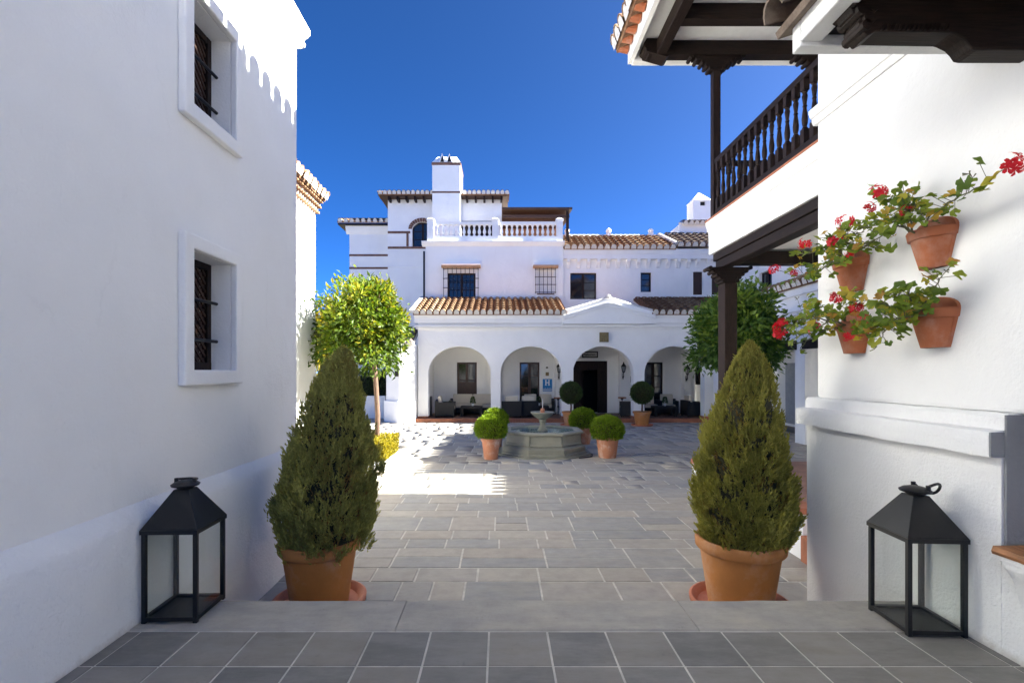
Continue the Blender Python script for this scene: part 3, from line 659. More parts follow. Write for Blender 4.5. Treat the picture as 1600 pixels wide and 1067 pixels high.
MB().hexa([(2.55, DA + 0.31, 4.28), (6.0, DA + 0.31, 4.28), (4.9, DU - 0.05, 4.9), (3.6, DU - 0.05, 4.9), (4.2, DA + 0.31, 4.93), (4.34, DA + 0.31, 4.93), (4.32, DU - 0.05, 5.05), (4.22, DU - 0.05, 5.05)]).build('gable_roof', 'tile', HB)
# arcade roof either side of the gable
up = (0, DU - DA + 0.2, 0.95)
tiled_slope(HB, (XL - 0.16, DA - 0.22, 4.30), (2.62, DA - 0.22, 4.30), up, pitch=0.262, r=0.10)
tiled_slope(HB, (5.95, DA - 0.22, 4.30), (10.6, DA - 0.22, 4.30), up, pitch=0.262, r=0.10)
MB().hexa([(XL - 0.30, DA - 0.30, 4.27), (XL - 0.12, DA - 0.30, 4.27), (XL - 0.12, DU, 5.22), (XL - 0.30, DU, 5.22), (XL - 0.30, DA - 0.30, 4.40), (XL - 0.12, DA - 0.30, 4.40), (XL - 0.12, DU, 5.36), (XL - 0.30, DU, 5.36)]).build('verge_mortar', 'mortar', HB, bevel=0.02)
# arcade interior
MB().box(XL + 0.1, 10.6, DA - 0.02, DB + 0.1, -0.04, 0.135).build('arcade_floor', 'floor_tile', HB)
bk = MB(); n = 190
for i in range(n):
    x0 = XL - 0.1 + i * 0.062
    if x0 > 8.4: break
    z = random.uniform(-0.004, 0.004); bk.box(x0, x0 + 0.054, DA - 0.32 + z, DA - 0.022, -0.03, 0.142 + z)
bk.build('brick_step', 'brick', HB, kind='stuff')
for (a, b_) in ((653, 669), (767, 782), (878, 895), (990, 1007), (1101, 1118)):
    MB().box(XX(a, DA) - 0.02, XX(b_, DA) + 0.02, DA - 0.021, DA + 0.44, 0.136, 0.22).build('pier_base', 'brick', HB)
MB().box(XL + 0.1, 10.6, DA + 0.3, DB, 3.2, 3.3).build('arcade_ceiling', 'plaster', HB)
MB().box(XL, XL + 0.3, DA + 0.421, DB, 0.1, 4.2).build('arcade_end_wall', 'plaster', HB)
BH_ = [(XX(714, DB), XX(745, DB), 0.80, 2.40), (XX(812, DB), XX(843, DB), 0.14, 2.40), (XX(896, DB), XX(949, DB), 0.14, 2.46), (XX(1006, DB), XX(1036, DB), 0.14, 2.40), (8.72, 9.2, 1.4, 2.4)]
MB().grid_wall((XL + 0.3, 10.6), (0.1, 4.3), BH_, XZ, DB, DB + 0.3).build('arcade_back_wall', 'plaster', HB)
for i, px in enumerate((774.5, 886.5, 998.5, 1109)):
    xc = XX(px, DA + 0.2)
    MB().arch_wall(DA + 0.42, DB, 0.135, 3.25, [(DA + 0.55, DB - 0.35, 1.75, 1.0)], YZ, xc - 0.17, xc + 0.17, 16).build('cross_arch', 'plaster', HB)
for k, (a, b_, c, d) in enumerate(BH_):
    if k in (0, 1, 3, 4): window(HB, XZ, a, b_, c, d, DB + 0.08, 1, 2, (2, 4, 4, 2)[[0, 1, 3, 4].index(k)], 'wood_brown' if k < 2 else 'wood_v', 0.075, 'window' if k in (0, 4) else 'glazed_door')
a, b_, c, d = BH_[0]; MB().box(a + 0.05, b_ - 0.05, DB + 0.055, DB + 0.079, c + 0.04, c + 0.72).build('shutter', 'wood_brown', HB)
a, b_, c, d = BH_[2]
MB().grid_wall((a, b_), (c, d), [(XX(907, DB), XX(934, DB), 0.0, 2.05)], XZ, DB + 0.03, DB + 0.16).build('entrance_door_frame', 'wood_v', HB, bevel=0.01)
MB().box(a, b_, DB + 1.9, DB + 2.0, 0, 2.6).box(a - 0.01, a + 0.02, DB + 0.3, DB + 2, 0, 2.6).box(b_ - 0.02, b_ + 0.01, DB + 0.3, DB + 2, 0, 2.6).box(a, b_, DB + 0.3, DB + 2, 2.47, 2.6).build('entrance_lobby', 'black', HB)
MB().box(XX(907, DB) + 0.02, XX(913, DB), DB + 0.17, DB + 0.75, 0.14, 2.04).build('open_door_leaf', 'wood_v', HB)

# upper storey: terrace block A and roofed block
XA0, XA1 = XX(665, 21.8), XX(880, 21.8)
AW = [(XX(699, 21.8), XX(743, 21.8), 5.22, 6.36), (XX(840, 21.8), XX(865, 21.8), 5.45, 6.50)]
MB().grid_wall((XA0, XA1), (4.3, 7.62), AW, XZ, 21.8, 22.15).build('terrace_block_wall', 'plaster', HB)
MB().box(XA0, XA0 + 0.3, 22.15, 26, 4.3, 7.62).box(XA1 - 0.3, XA1, 22.15, 23.6, 7.3, 7.62).build('terrace_block_side', 'plaster', HB)
MB().box(XA0 - 0.001, XA1 + 0.001, 21.81, 27, 7.621, 7.66).build('terrace_floor', 'floor_tile', HB)
window(HB, XZ, *AW[0], 21.93, 1, 2, 3, 'wood_v', 0.07)
a, b_, c, d = AW[1]; MB().box(a, b_, 21.95, 21.99, c, d).build('blind_niche', 'white_paint', HB); MB().box(a - 0.03, b_ + 0.03, 21.77, 21.9, c - 0.05, c - 0.001).build('sill', 'brick_dark', HB)
def grille(x0, x1, z0, z1, y, nb, nh):
    m_ = MB()
    for i in range(nb): x = x0 + (x1 - x0) * i / (nb - 1); m_.tube([(x, y, z0), (x, y, z1)], 0.013, 6)
    for i in range(nh):
        z = z0 + 0.06 + (z1 - z0 - 0.12) * i / (nh - 1); m_.box(x0 - 0.03, x1 + 0.03, y - 0.008, y + 0.008, z - 0.014, z + 0.014)
        for x in (x0, x1): m_.box(x - 0.012, x + 0.012, y, 21.8, z - 0.01, z + 0.01)
    m_.build('window_grille', 'iron', HB)
grille(XX(693, 21.6), XX(747, 21.6), 5.20, 6.55, 21.62, 9, 4)
grille(XX(837, 21.6), XX(868, 21.6), 5.42, 6.55, 21.66, 6, 4)
for (a, b_) in ((690, 751), (833, 872)):
    MB().box(XX(a, 21.7), XX(b_, 21.7), 21.55, 21.799, 6.56, 6.66).build('brick_lintel', 'brick_tan', HB); MB().box(XX(a + 1, 21.7), XX(b_ - 1, 21.7), 21.60, 21.799, 6.661, 6.74).build('lintel_cap', 'plaster', HB)
MB().sweep([(22.0, 7.55), (21.76, 7.55), (21.72, 7.60), (21.68, 7.64), (21.64, 7.70), (21.64, 7.74), (22.0, 7.74)], lambda u, v, w: (w, u, v), [XA0 - 0.16, XA1 + 0.05]).build('terrace_cornice', 'plaster', HB)
# balustrade on the terrace
for px in (673, 774, 874):
    x = XX(px, 21.85); m_ = MB().box(x - 0.14, x + 0.14, 21.70, 21.98, 7.741, 8.66).box(x - 0.17, x + 0.17, 21.67, 22.01, 8.661, 8.72)
    m_.hexa([(x - 0.16, 21.68, 8.721), (x + 0.16, 21.68, 8.721), (x + 0.16, 22.0, 8.721), (x - 0.16, 22.0, 8.721), (x - 0.03, 21.8, 8.80), (x + 0.03, 21.8, 8.80), (x + 0.03, 21.86, 8.80), (x - 0.03, 21.86, 8.80)])
    m_.build('balustrade_pier', 'white_paint', HB)
bal = MB(); bal.box(-0.06, 0.06, -0.06, 0.06, 0, 0.05).box(-0.06, 0.06, -0.06, 0.06, 0.47, 0.52)
bal.lathe([(0.05, 0.05), (0.035, 0.08), (0.06, 0.14), (0.075, 0.2), (0.06, 0.27), (0.038, 0.35), (0.035, 0.41), (0.05, 0.43), (0.04, 0.47)], n=12)
bo = bal.build('baluster', 'white_paint', None, smooth=True); bd = bo.data; bpy.data.objects.remove(bo)
for (a, b_, n) in ((681, 769, 11), (780, 868, 11)):
    MB().box(XX(a - 4, 21.85), XX(b_ + 2, 21.85), 21.76, 21.94, 8.50, 8.62).build('balustrade_rail', 'white_paint', HB); MB().box(XX(a - 4, 21.85), XX(b_ + 2, 21.85), 21.76, 21.94, 7.742, 7.98).build('balustrade_kerb', 'white_paint', HB)
    for i in range(n): link('baluster', bd, HB, (XX(a + (b_ - a) * (i + 0.5) / n, 21.85), 21.85, 7.98))
# roofed block to the right
UW = [(XX(891, DU), XX(932, DU), 5.22, 6.40), (XX(1001, DU), XX(1018, DU), 5.54, 6.42), (XX(1083, DU), XX(1098, DU), 5.42, 6.45), (XX(1112, DU), XX(1127, DU), 5.42, 6.45)]
MB().grid_wall((XA1 + 0.001, 10.6), (4.3, 7.5), UW, XZ, DU, DU + 0.35).build('upper_wall', 'plaster', HB)
for k, w_ in enumerate(UW): window(HB, XZ, *w_, DU + 0.12, 1, 2 if k == 0 else 1, 3 if k < 2 else 1, 'wood_brown' if k > 1 else 'wood_v', 0.06)
for k in (2, 3):
    a, b_, c, d = UW[k]; MB().box(a + 0.01, b_ - 0.01, DU + 0.07, DU + 0.11, c + 0.01, d - 0.01).build('shutter', 'wood_brown', HB)
MB().box(XX(1001, DU) - 0.04, XX(1018, DU) + 0.06, DU - 0.03, DU + 0.1, 5.49, 5.539).build('sill', 'plaster', HB)
MB().sweep([(DU + 0.1, 6.98), (DU - 0.22, 6.98), (DU - 0.23, 7.18), (DU - 0.26, 7.22), (DU - 0.28, 7.40), (DU + 0.1, 7.40)], lambda u, v, w: (w, u, v), [XA1 + 0.01, 10.5]).build('eave_cornice', 'plaster', HB)
cb = MB().sweep([(DU, 6.62), (DU - 0.05, 6.63), (DU - 0.07, 6.72), (DU - 0.12, 6.80), (DU - 0.19, 6.86), (DU - 0.20, 6.978), (DU, 6.978)], lambda u, v, w: (w, u, v), [-0.075, 0.075]).build('corbel', 'plaster', None); cbd = cb.data; bpy.data.objects.remove(cb)
for i in range(17): link('corbel', cbd, HB, (XA1 + 0.25 + i * 0.445, -0.001, 0))
up2 = (0, 1.9, 0.98)
tiled_slope(HB, (XA1 + 0.02, DU - 0.36, 7.45), (XX(1052, DU), DU - 0.36, 7.45), up2, pitch=0.29, r=0.115)
tiled_slope(HB, (XX(1053, DU), DU - 0.40, 7.55), (10.6, DU - 0.40, 7.55), (0, 1.9, 1.0), mat='tile_grey', bed='tile_grey', pitch=0.29, r=0.115)  # darker, greyer tiles on this segment
MB().box(XA1, 10.6, DU + 0.36, DU + 5, 4.3, 7.44).build('rear_block', 'plaster', HB)
MB().hexa([(XA1, DU + 1.56, 7.45), (10.6, DU + 1.56, 7.45), (10.6, DU + 4.2, 7.45), (XA1, DU + 4.2, 7.45), (XA1, DU + 1.56, 8.40), (10.6, DU + 1.56, 8.40), (10.6, DU + 1.7, 8.40), (XA1, DU + 1.7, 8.40)]).build('rear_roof', 'tile', HB)
for k in range(34):
    x = XA1 + 0.05 + k * 0.22; MB().tube([(x, DU + 1.52, 8.45), (x + 0.24, DU + 1.52, 8.45)], [0.09, 0.075], 10).build('ridge_tile', 'mortar', HB)
for px in (886, 951, 1017):
    x = XX(px, DU + 1.5); MB().box(x - 0.1, x + 0.1, DU + 1.42, DU + 1.62, 8.45, 8.62).lathe([(0.06, 0), (0.12, 0.05), (0.13, 0.11), (0.09, 0.18), (0.0, 0.23)], x, DU + 1.52, 8.62, n=12).build('ridge_finial', 'white_paint', HB)
hp = [(XX(1030, DU + 1.4), DU + 1.45, 8.50), (XX(1053, DU), DU - 0.38, 7.60)]
MB().tube(hp, 0.11, 8).build('hip_mortar', 'mortar', HB)
# small chimney at right
x0, x1, y0 = XX(1082, 23.5), XX(1109, 23.5), 23.4
MB().box(x0 - 0.7, 10.4, y0 - 0.1, y0 + 1.4, 7.9, 8.95).build('chimney_plinth', 'plaster', HB)
tiled_slope(HB, (x0 - 0.6, y0 - 0.28, 8.97), (10.4, y0 - 0.28, 8.97), (0, 0.55, 0.2), mat='tile_grey', bed='mortar', pitch=0.25)
ch = MB().grid_wall((x0, x1), (9.0, 10.15), [(x0 + 0.33, x0 + 0.58, 9.88, 10.08)], XZ, y0, y0 + 0.1).box(x0, x1, y0 + 0.101, y0 + 0.8, 9.0, 10.15)
ch.hexa([(x0 - 0.03, y0 - 0.03, 10.151), (x1 + 0.03, y0 - 0.03, 10.151), (x1 + 0.03, y0 + 0.83, 10.151), (x0 - 0.03, y0 + 0.83, 10.151), ((x0 + x1) / 2 - 0.03, y0 + 0.38, 10.62), ((x0 + x1) / 2 + 0.03, y0 + 0.38, 10.62), ((x0 + x1) / 2 + 0.03, y0 + 0.42, 10.62), ((x0 + x1) / 2 - 0.03, y0 + 0.42, 10.62)])
ch.build('chimney', 'plaster', HB)
MB().box(x0 + 0.3, x0 + 0.6, y0 + 0.097, y0 + 0.1005, 9.85, 10.1).build('chimney_vent', 'black', HB)
# plaque on the facade and drainpipe
MB().box(XX(935, DA), XX(949, DA), DA - 0.24, DA - 0.202, ZZ(535, DA), ZZ(520, DA)).build('brass_plaque', 'brass', HB)
MB().tube([(XA0 - 0.06, 21.75, 0), (XA0 - 0.06, 21.75, 7.3)], 0.045, 8).build('drainpipe', 'iron', HB)

# ------------------------------------------------------------------ stair tower behind the terrace
ST = thing('stair_tower', 'taller white tower with chimney and brick bands behind the terrace', 'tower', (-2.5, 25, 0))
DT = 23.7
TX0, TX1 = XX(606, DT), XX(784, DT)
aw0, aw1 = XX(644, DT), XX(676, DT)
MB().arch_wall(TX0, TX1, 7.9, ZZ(312, DT), [(aw0, aw1, 8.85, 0.36)], XZ, DT, DT + 0.3).build('upper_wall', 'plaster', ST)
MB().box(TX0, TX1, DT, DT + 4, 0, 7.899).box(TX0, TX1, DT + 0.5, DT + 4, 7.9, ZZ(313, DT)).build('wall', 'plaster', ST)
m_ = MB(); N = 14
for k in range(N):
    A = [((aw0 + aw1) / 2 - (0.5 + e) * math.cos(math.pi * (k + kk) / N), 8.85 + (0.36 + e) * math.sin(math.pi * (k + kk) / N)) for (e, kk) in ((0.0, 0.06), (0.17, 0.06), (0.17, 0.94), (0.0, 0.94))]
    m_ = MB().prism(A, XZ, DT - 0.03, DT + 0.05); m_.build('arch_brick', 'brick_dark', ST)
window(ST, XZ, aw0, aw1, 7.95, 9.2, DT + 0.15, 1, 2, 3, 'wood_v')
for (a, b_, py) in ((606, 641, 363), (606, 667, 387)): MB().box(XX(a, DT), XX(b_, DT), DT - 0.02, DT + 0.05, ZZ(py + 2, DT), ZZ(py - 1.5, DT)).build('brick_band', 'brick_dark', ST)
MB().box(XX(635, DT), XX(638.5, DT), DT - 0.018, DT + 0.05, ZZ(385, DT), ZZ(365, DT)).build('brick_band', 'brick_dark', ST)
MB().box(TX0 - 0.02, XX(664, DT), DT - 0.03, DT - 0.001, 7.02, 7.08).build('string_course', 'plaster', ST)
zt = ZZ(311, DT); ex0, ex1 = XX(591, 23.2), XX(796, 23.2)
MB().box(ex0 + 0.06, ex1 - 0.06, 23.22, DT + 4.3, zt - 0.02, zt + 0.06).build('soffit', 'wood_pergola', ST)
for i in range(14):
    x = TX0 + 0.1 + i * 0.41
    if x < TX1: MB().box(x, x + 0.09, 23.25, DT, zt - 0.20, zt - 0.021).build('rafter_tail', 'wood', ST)
tiled_slope(ST, (ex0, 23.15, zt + 0.09), (ex1, 23.15, zt + 0.09), (0, 2.4, 0.5), pitch=0.22, r=0.085)
tiled_slope(ST, (ex0, DT + 4.3, zt + 0.085), (ex0, 23.15, zt + 0.085), (0.5, 0, 0.06), pitch=0.22, r=0.085)
# chimney stack
cx0, cx1, cy = XX(677, 23.3), XX(720, 23.3), 22.95
MB().box(cx0, cx1, cy, DT - 0.001, 7.7, ZZ(263, 23.3)).box(cx0 + 0.001, cx1 - 0.001, DT, DT + 0.75, zt + 0.2, ZZ(263, 23.3)).build('chimney_stack', 'plaster', ST)
MB().box(cx0 - 0.03, cx1 + 0.03, cy - 0.03, DT + 0.78, ZZ(262.5, 23.3), ZZ(259, 23.3)).build('chimney_band', 'brick_dark', ST); MB().box(cx0 - 0.01, cx1 + 0.01, cy - 0.015, cy, ZZ(306, 23.3), ZZ(303.5, 23.3)).build('chimney_band', 'brick_dark', ST)
zc = ZZ(259, 23.3) + 0.001
MB().hexa([(cx0 - 0.01, cy - 0.01, zc), (cx1 + 0.01, cy - 0.01, zc), (cx1 + 0.01, DT + 0.76, zc), (cx0 - 0.01, DT + 0.76, zc), (cx0 + 0.22, cy + 0.25, zc + 0.36), (cx1 - 0.18, cy + 0.25, zc + 0.36), (cx1 - 0.18, DT + 0.4, zc + 0.36), (cx0 + 0.22, DT + 0.4, zc + 0.36)]).build('chimney_cap', 'plaster', ST)
for px in (692.5, 703.5):
    x = XX(px, 23.3); MB().prism([(x - 0.14, zc + 0.0), (x + 0.14, zc + 0.0), (x, zc + 0.44)], XZ, cy - 0.02, cy + 0.5).build('chimney_gablet', 'plaster', ST); MB().prism([(x - 0.095, zc + 0.015), (x + 0.095, zc + 0.015), (x, zc + 0.32)], XZ, cy - 0.026, cy - 0.021).build('chimney_vent', 'black', ST)
# terrace door, brick back wall and pergola
MB().box(XX(719, DT), XX(777, DT), DT - 0.04, DT - 0.001, 7.67, 9.22).build('terrace_door', 'wood', ST)
LB2 = XX(887, 23)
MB().box(TX1 + 0.01, LB2 - 0.1, 25.2, 25.4, 7.66, 9.6).build('terrace_back_wall', 'brick_tan', ST)
pz = ZZ(344, 22.4)
for i in range(9): MB().box(TX1 + 0.02, LB2, 22.4 + i * 0.34, 22.52 + i * 0.34, pz + 0.10 + i * 0.04, pz + 0.24 + i * 0.04).build('pergola_beam', 'wood_pergola', ST)
MB().hexa([(TX1 + 0.02, 22.2, pz + 0.42), (LB2 + 0.1, 22.2, pz + 0.42), (LB2 + 0.1, 25.4, pz + 0.70), (TX1 + 0.02, 25.4, pz + 0.70), (TX1 + 0.02, 22.2, pz + 0.52), (LB2 + 0.1, 22.2, pz + 0.52), (LB2 + 0.1, 25.4, pz + 0.80), (TX1 + 0.02, 25.4, pz + 0.80)]).build('pergola_roof', 'wood_pergola', ST)
MB().box(LB2 - 0.15, LB2 - 0.03, 22.35, 22.47, 7.67, pz + 0.41).build('pergola_post', 'wood_v', ST)
# lower rear volume at left
DL = 24.6; lx0 = XX(546, DL)
MB().box(lx0, TX0 - 0.001, DL, DL + 3, 0, ZZ(357, DL)).build('rear_wall', 'plaster', ST)
for py in (399, 419): MB().box(lx0 - 0.01, TX0 - 0.002, DL - 0.02, DL + 0.02, ZZ(py + 1.5, DL), ZZ(py - 1.5, DL)).build('brick_band', 'brick_dark', ST)
MB().sweep([(DL + 0.05, ZZ(366, DL)), (DL - 0.03, ZZ(366, DL)), (DL - 0.10, ZZ(362, DL)), (DL - 0.16, ZZ(357, DL)), (DL - 0.18, ZZ(352, DL)), (DL + 0.05, ZZ(352, DL))], lambda u, v, w: (w, u, v), [lx0 - 0.15, TX0 - 0.003]).build('eave_cornice', 'plaster', ST)
tiled_slope(ST, (XX(531, DL), DL - 0.4, ZZ(349, DL)), (TX0 - 0.01, DL - 0.4, ZZ(349, DL)), (0, 1.2, 0.36), pitch=0.26)
MB().box(XX(531, DL) + 0.02, TX0 - 0.012, DL - 0.38, DL + 1, ZZ(353.5, DL) - 0.03, ZZ(350, DL) - 0.08).build('soffit', 'wood', ST)

# canted bay left of the arcade
CB = thing('canted_bay', 'small white canted bay with dark tiled roof left of the arcade', 'bay', (-3.9, 19.4, 0))
bayp = [(-4.62, 20.6), (-4.52, 19.45), (-3.90, 18.95), (-3.33, 19.15), (-3.30, 20.6)]
MB().prism(bayp, lambda u, v, w: (u, v, w), 0, 3.05).build('wall', 'plaster', CB)
bq = [(-4.70, 20.6), (-4.60, 19.41), (-3.91, 18.86), (-3.315, 19.06), (-3.31, 20.6)]
MB().sweep(bq, lambda u, v, w: (u, v, w), [0, 0.85]).build('plinth', 'plaster', CB, bevel=0.02)
tiled_slope(CB, (-4.7, 18.95, 3.07), (-3.36, 18.95, 3.07), (0, 1.7, 0.75), mat='tile_grey', bed='mortar', pitch=0.23)
MB().box(-4.07, -3.93, 18.9, 19.3, 1.8, 2.1).build('vent', 'iron', CB)
PW = tag(MB().box(-6.2, -4.9, 20.9, 21.2, 0, 0.95).build('garden_wall', 'plaster'), 'low white wall in the dark gap left of the bay', 'wall')

# ================================================================== WALL LAMPS, SIGNS
def wall_lamp(label, x, y, z):
    t_ = thing('wall_lantern', label, 'wall lamp', (x, y, z), 'iron lanterns in the arcade')
    MB().tube([(x, y + 0.16, z - 0.28), (x, y + 0.10, z - 0.36), (x, y, z - 0.30), (x, y, z - 0.12)], 0.018, 8).box(x - 0.035, x + 0.035, y + 0.15, y + 0.165, z - 0.42, z - 0.15).build('bracket', 'iron', t_)
    MB().lathe([(0.01, -0.13), (0.05, -0.11), (0.06, -0.09), (0.05, -0.08)], x, y, z, n=8).lathe([(0.115, 0.14), (0.12, 0.155), (0.07, 0.23), (0.035, 0.27), (0.03, 0.30), (0.0, 0.36)], x, y, z, n=8).build('cap', 'iron', t_)
    fr = MB()
    for k in range(6):
        a = math.pi / 3 * k; fr.tube([(x + 0.052 * math.cos(a), y + 0.052 * math.sin(a), z - 0.09), (x + 0.10 * math.cos(a), y + 0.10 * math.sin(a), z + 0.14)], 0.009, 5)
    fr.build('frame', 'iron', t_)
    MB().lathe([(0.048, -0.085), (0.094, 0.138)], x, y, z, n=6).build('glass_shade', 'glass', t_)
wall_lamp('black iron wall lantern beside the blue H sign', XX(873.5, 21.45), 21.45, 2.05)
wall_lamp('black iron wall lantern right of the entrance door', XX(974.5, 21.45), 21.45, 2.06)
wall_lamp('black iron wall lantern under the rightmost arch', XX(1074, 21.45), 21.45, 1.96)
for px in (873.5, 974.5, 1074): MB().box(XX(px, 21.7) - 0.17, XX(px, 21.7) + 0.17, 21.60, DB - 0.001, 0.136, 3.19).build('pilaster', 'plaster', HB)
hs = thing('hotel_sign', 'blue and white square sign with letter H under second arch', 'sign', (2.1, DB, 1.1))
sx0, sx1, sz0, sz1 = XX(848, DB), XX(862.5, DB), ZZ(611, DB), ZZ(592, DB)
MB().box(sx0, sx1, DB - 0.025, DB - 0.003, sz0, sz1).build('panel', 'blue', hs)
w_ = sx1 - sx0; xm = (sx0 + sx1) / 2; hz0, hz1 = sz1 - 0.29, sz1 - 0.04
hl = MB().box(xm - 0.095, xm - 0.045, DB - 0.029, DB - 0.0255, hz0, hz1).box(xm + 0.045, xm + 0.095, DB - 0.029, DB - 0.0255, hz0, hz1).box(xm - 0.045, xm + 0.045, DB - 0.029, DB - 0.0255, (hz0 + hz1) / 2 - 0.02, (hz0 + hz1) / 2 + 0.02)
for s_ in (-1, 1):
    for z in (hz0, hz1 - 0.02): hl.box(xm + s_ * 0.07 - 0.045, xm + s_ * 0.07 + 0.045, DB - 0.0285, DB - 0.0252, z, z + 0.02)
hl.build('letter_h', 'sign_white', hs)
sm_ = MB()
for k in range(5):
    x = sx0 + w_ * (k + 0.75) / 5.5; z = sz0 + 0.135
    sm_.prism([(x + (0.022 if i % 2 == 0 else 0.009) * math.sin(math.pi * i / 5), z + (0.022 if i % 2 == 0 else 0.009) * math.cos(math.pi * i / 5)) for i in range(10)], XZ, DB - 0.0285, DB - 0.0252)
sm_.build('stars', 'sign_white', hs)
MB().box(sx0 + 0.005, sx1 - 0.005, DB - 0.028, DB - 0.0252, sz0 + 0.05, sz0 + 0.085).build('white_strip', 'sign_white', hs)
tag(MB().box(XX(852.5, DB), XX(857.5, DB), DB - 0.05, DB - 0.003, ZZ(587, DB), ZZ(581.5, DB)).build('notice_box', 'brass', None, bevel=0.008), 'small dark square box on wall above the blue sign', 'box')
tag(MB().lathe([(0.05, 0), (0.05, 0.05), (0.02, 0.07)], XX(854.5, DB), DB - 0.06, ZZ(574, DB) - 0.04, n=10).build('alarm_sounder', 'iron'), 'tiny dark alarm fitting high above the blue sign', 'alarm')
np_ = thing('name_board', 'framed name board on the wall above the entrance door', 'sign', (XX(922, DB), DB, 2.6))
nx0, nx1, nz0, nz1 = XX(909.5, DB), XX(934, DB), ZZ(559, DB), ZZ(549, DB)
MB().grid_wall((nx0, nx1), (nz0, nz1), [(nx0 + 0.045, nx1 - 0.045, nz0 + 0.045, nz1 - 0.045)], XZ, DB - 0.05, DB - 0.003).build('frame', 'wood', np_)
MB().box(nx0 + 0.045, nx1 - 0.045, DB - 0.03, DB - 0.0035, nz0 + 0.045, nz1 - 0.045).build('panel', 'pale_panel', np_)
ls = MB(); zc_ = (nz0 + nz1) / 2
pts = [(nx0 + 0.09 + (nx1 - nx0 - 0.2) * k / 60, DB - 0.034, zc_ - 0.01 + 0.05 * math.sin(k * 0.83) * (1.25 if k < 24 else 0.7)) for k in range(61)]
ls.tube(pts, 0.009, 5); ls.build('script_lettering', 'wood', np_)
tag(MB().box(XX(985, 21.98), XX(992, 21.98), DB - 0.04, DB - 0.003, 1.5, 1.78).build('menu_case', 'iron', None, bevel=0.006), 'small black notice case right of the entrance door', 'notice case')

# ================================================================== RATTAN FURNITURE
def armchair(w=0.8, d=0.78, name='armchair'):
    t_ = thing(name, '', 'armchair', (0, 0, 0), 'black rattan seats in the arcade')
    f = MB().box(-w / 2, w / 2, -d / 2, d / 2 - 0.13, 0.06, 0.30).box(-w / 2, w / 2, d / 2 - 0.13, d / 2, 0.06, 0.66).box(-w / 2, -w / 2 + 0.12, -d / 2, d / 2 - 0.131, 0.301, 0.60).box(w / 2 - 0.12, w / 2, -d / 2, d / 2 - 0.131, 0.301, 0.60)
    for sx in (-1, 1):
        for sy in (-1, 1): f.box(sx * (w / 2 - 0.05) - 0.02, sx * (w / 2 - 0.05) + 0.02, sy * (d / 2 - 0.05) - 0.02, sy * (d / 2 - 0.05) + 0.02, 0, 0.061)
    f.build('frame', 'rattan', t_)
    MB().box(-w / 2 + 0.125, w / 2 - 0.125, -d / 2 + 0.01, d / 2 - 0.135, 0.302, 0.44).build('seat_cushion', 'cushion', t_, bevel=0.03)
    n = max(1, round((w - 0.25) / 0.75)); cw = (w - 0.25) / n
    for i in range(n):
        a = -w / 2 + 0.125 + i * cw
        MB().hexa([(a + 0.01, d / 2 - 0.30, 0.442), (a + cw - 0.01, d / 2 - 0.30, 0.442), (a + cw - 0.01, d / 2 - 0.135, 0.442), (a + 0.01, d / 2 - 0.135, 0.442), (a + 0.01, d / 2 - 0.22, 0.86), (a + cw - 0.01, d / 2 - 0.22, 0.86), (a + cw - 0.01, d / 2 - 0.10, 0.86), (a + 0.01, d / 2 - 0.10, 0.86)]).build('back_cushion', 'cushion', t_, bevel=0.035)
    return t_
def put(t_, label, x, y, rz, z=0.137): t_.location = (x, y, z); t_.rotation_euler.z = rz; t_['label'] = label; return t_
PI = math.pi
ac0 = armchair()
put(ac0, 'black rattan armchair seen side-on at left end of first arch', XX(696, 20.25), 20.25, PI / 2)
sofa = armchair(2.0, 0.85, 'sofa'); sofa['category'] = 'sofa'
put(sofa, 'cream cushioned rattan sofa below the first arch window', XX(738, 21.3), 21.45, 0)
for lab, x, y, rz in (('black rattan armchair back nearest the pillar in second arch', XX(799, 20.1), 20.1, PI), ('black rattan armchair back beside the fountain bowl, second arch', XX(824, 20.3), 20.3, PI + 0.1),
                      ('cream cushioned armchair left of the small plant, second arch', XX(829, 21.45), 21.4, 0.0), ('cream cushioned armchair right of the small plant, second arch', XX(852, 21.45), 21.4, -0.1),
                      ('dark armchair mostly hidden behind the topiary pillar', XX(984, 20.3), 20.35, -PI / 2 - 0.2), ('cream cushioned armchair behind the right topiary trunk', XX(1014, 21.4), 21.4, 0.0),
                      ('cream cushioned armchair behind low table in fourth arch', XX(1042, 21.4), 21.35, -0.15), ('black rattan armchair at the right end of fourth arch', XX(1083, 20.4), 20.4, PI / 2)):
    put(copy_tree(ac0), lab, x, y, rz)
def low_table():
    t_ = thing('coffee_table', '', 'table', (0, 0, 0), 'low rattan tables in the arcade')
    MB().box(-0.45, 0.45, -0.3, 0.3, 0.32, 0.42).build('top', 'rattan', t_)
    for sx in (-1, 1):
        for sy in (-1, 1): MB().box(sx * 0.40 - 0.05, sx * 0.40 + 0.05, sy * 0.25 - 0.05, sy * 0.25 + 0.05, 0, 0.319).build('leg', 'rattan', t_)
    return t_
def small_plant(label, x, y, z):
    t_ = thing('table_plant', label, 'plant', (x, y, z), 'tiny potted plants on tables')
    MB().lathe([(0, 0), (0.045, 0), (0.06, 0.10), (0.05, 0.10), (0.0, 0.09)], x, y, z, n=12).build('pot', 'white_paint', t_)
    n = 260; u = rng.uniform(0, 1, n); th = rng.uniform(0, 2 * PI, n); r = 0.085 * np.sqrt(1 - u) + 0.01
    b = np.stack([x + r * np.cos(th), y + r * np.sin(th), z + 0.10 + 0.26 * u], 1)
    leaves('foliage', b, np.stack([np.cos(th), np.sin(th), np.full(n, 1.0)], 1), 0.06, 0.03, 'topiary', rng.uniform(0, 1, n), t_)
lt0 = low_table()
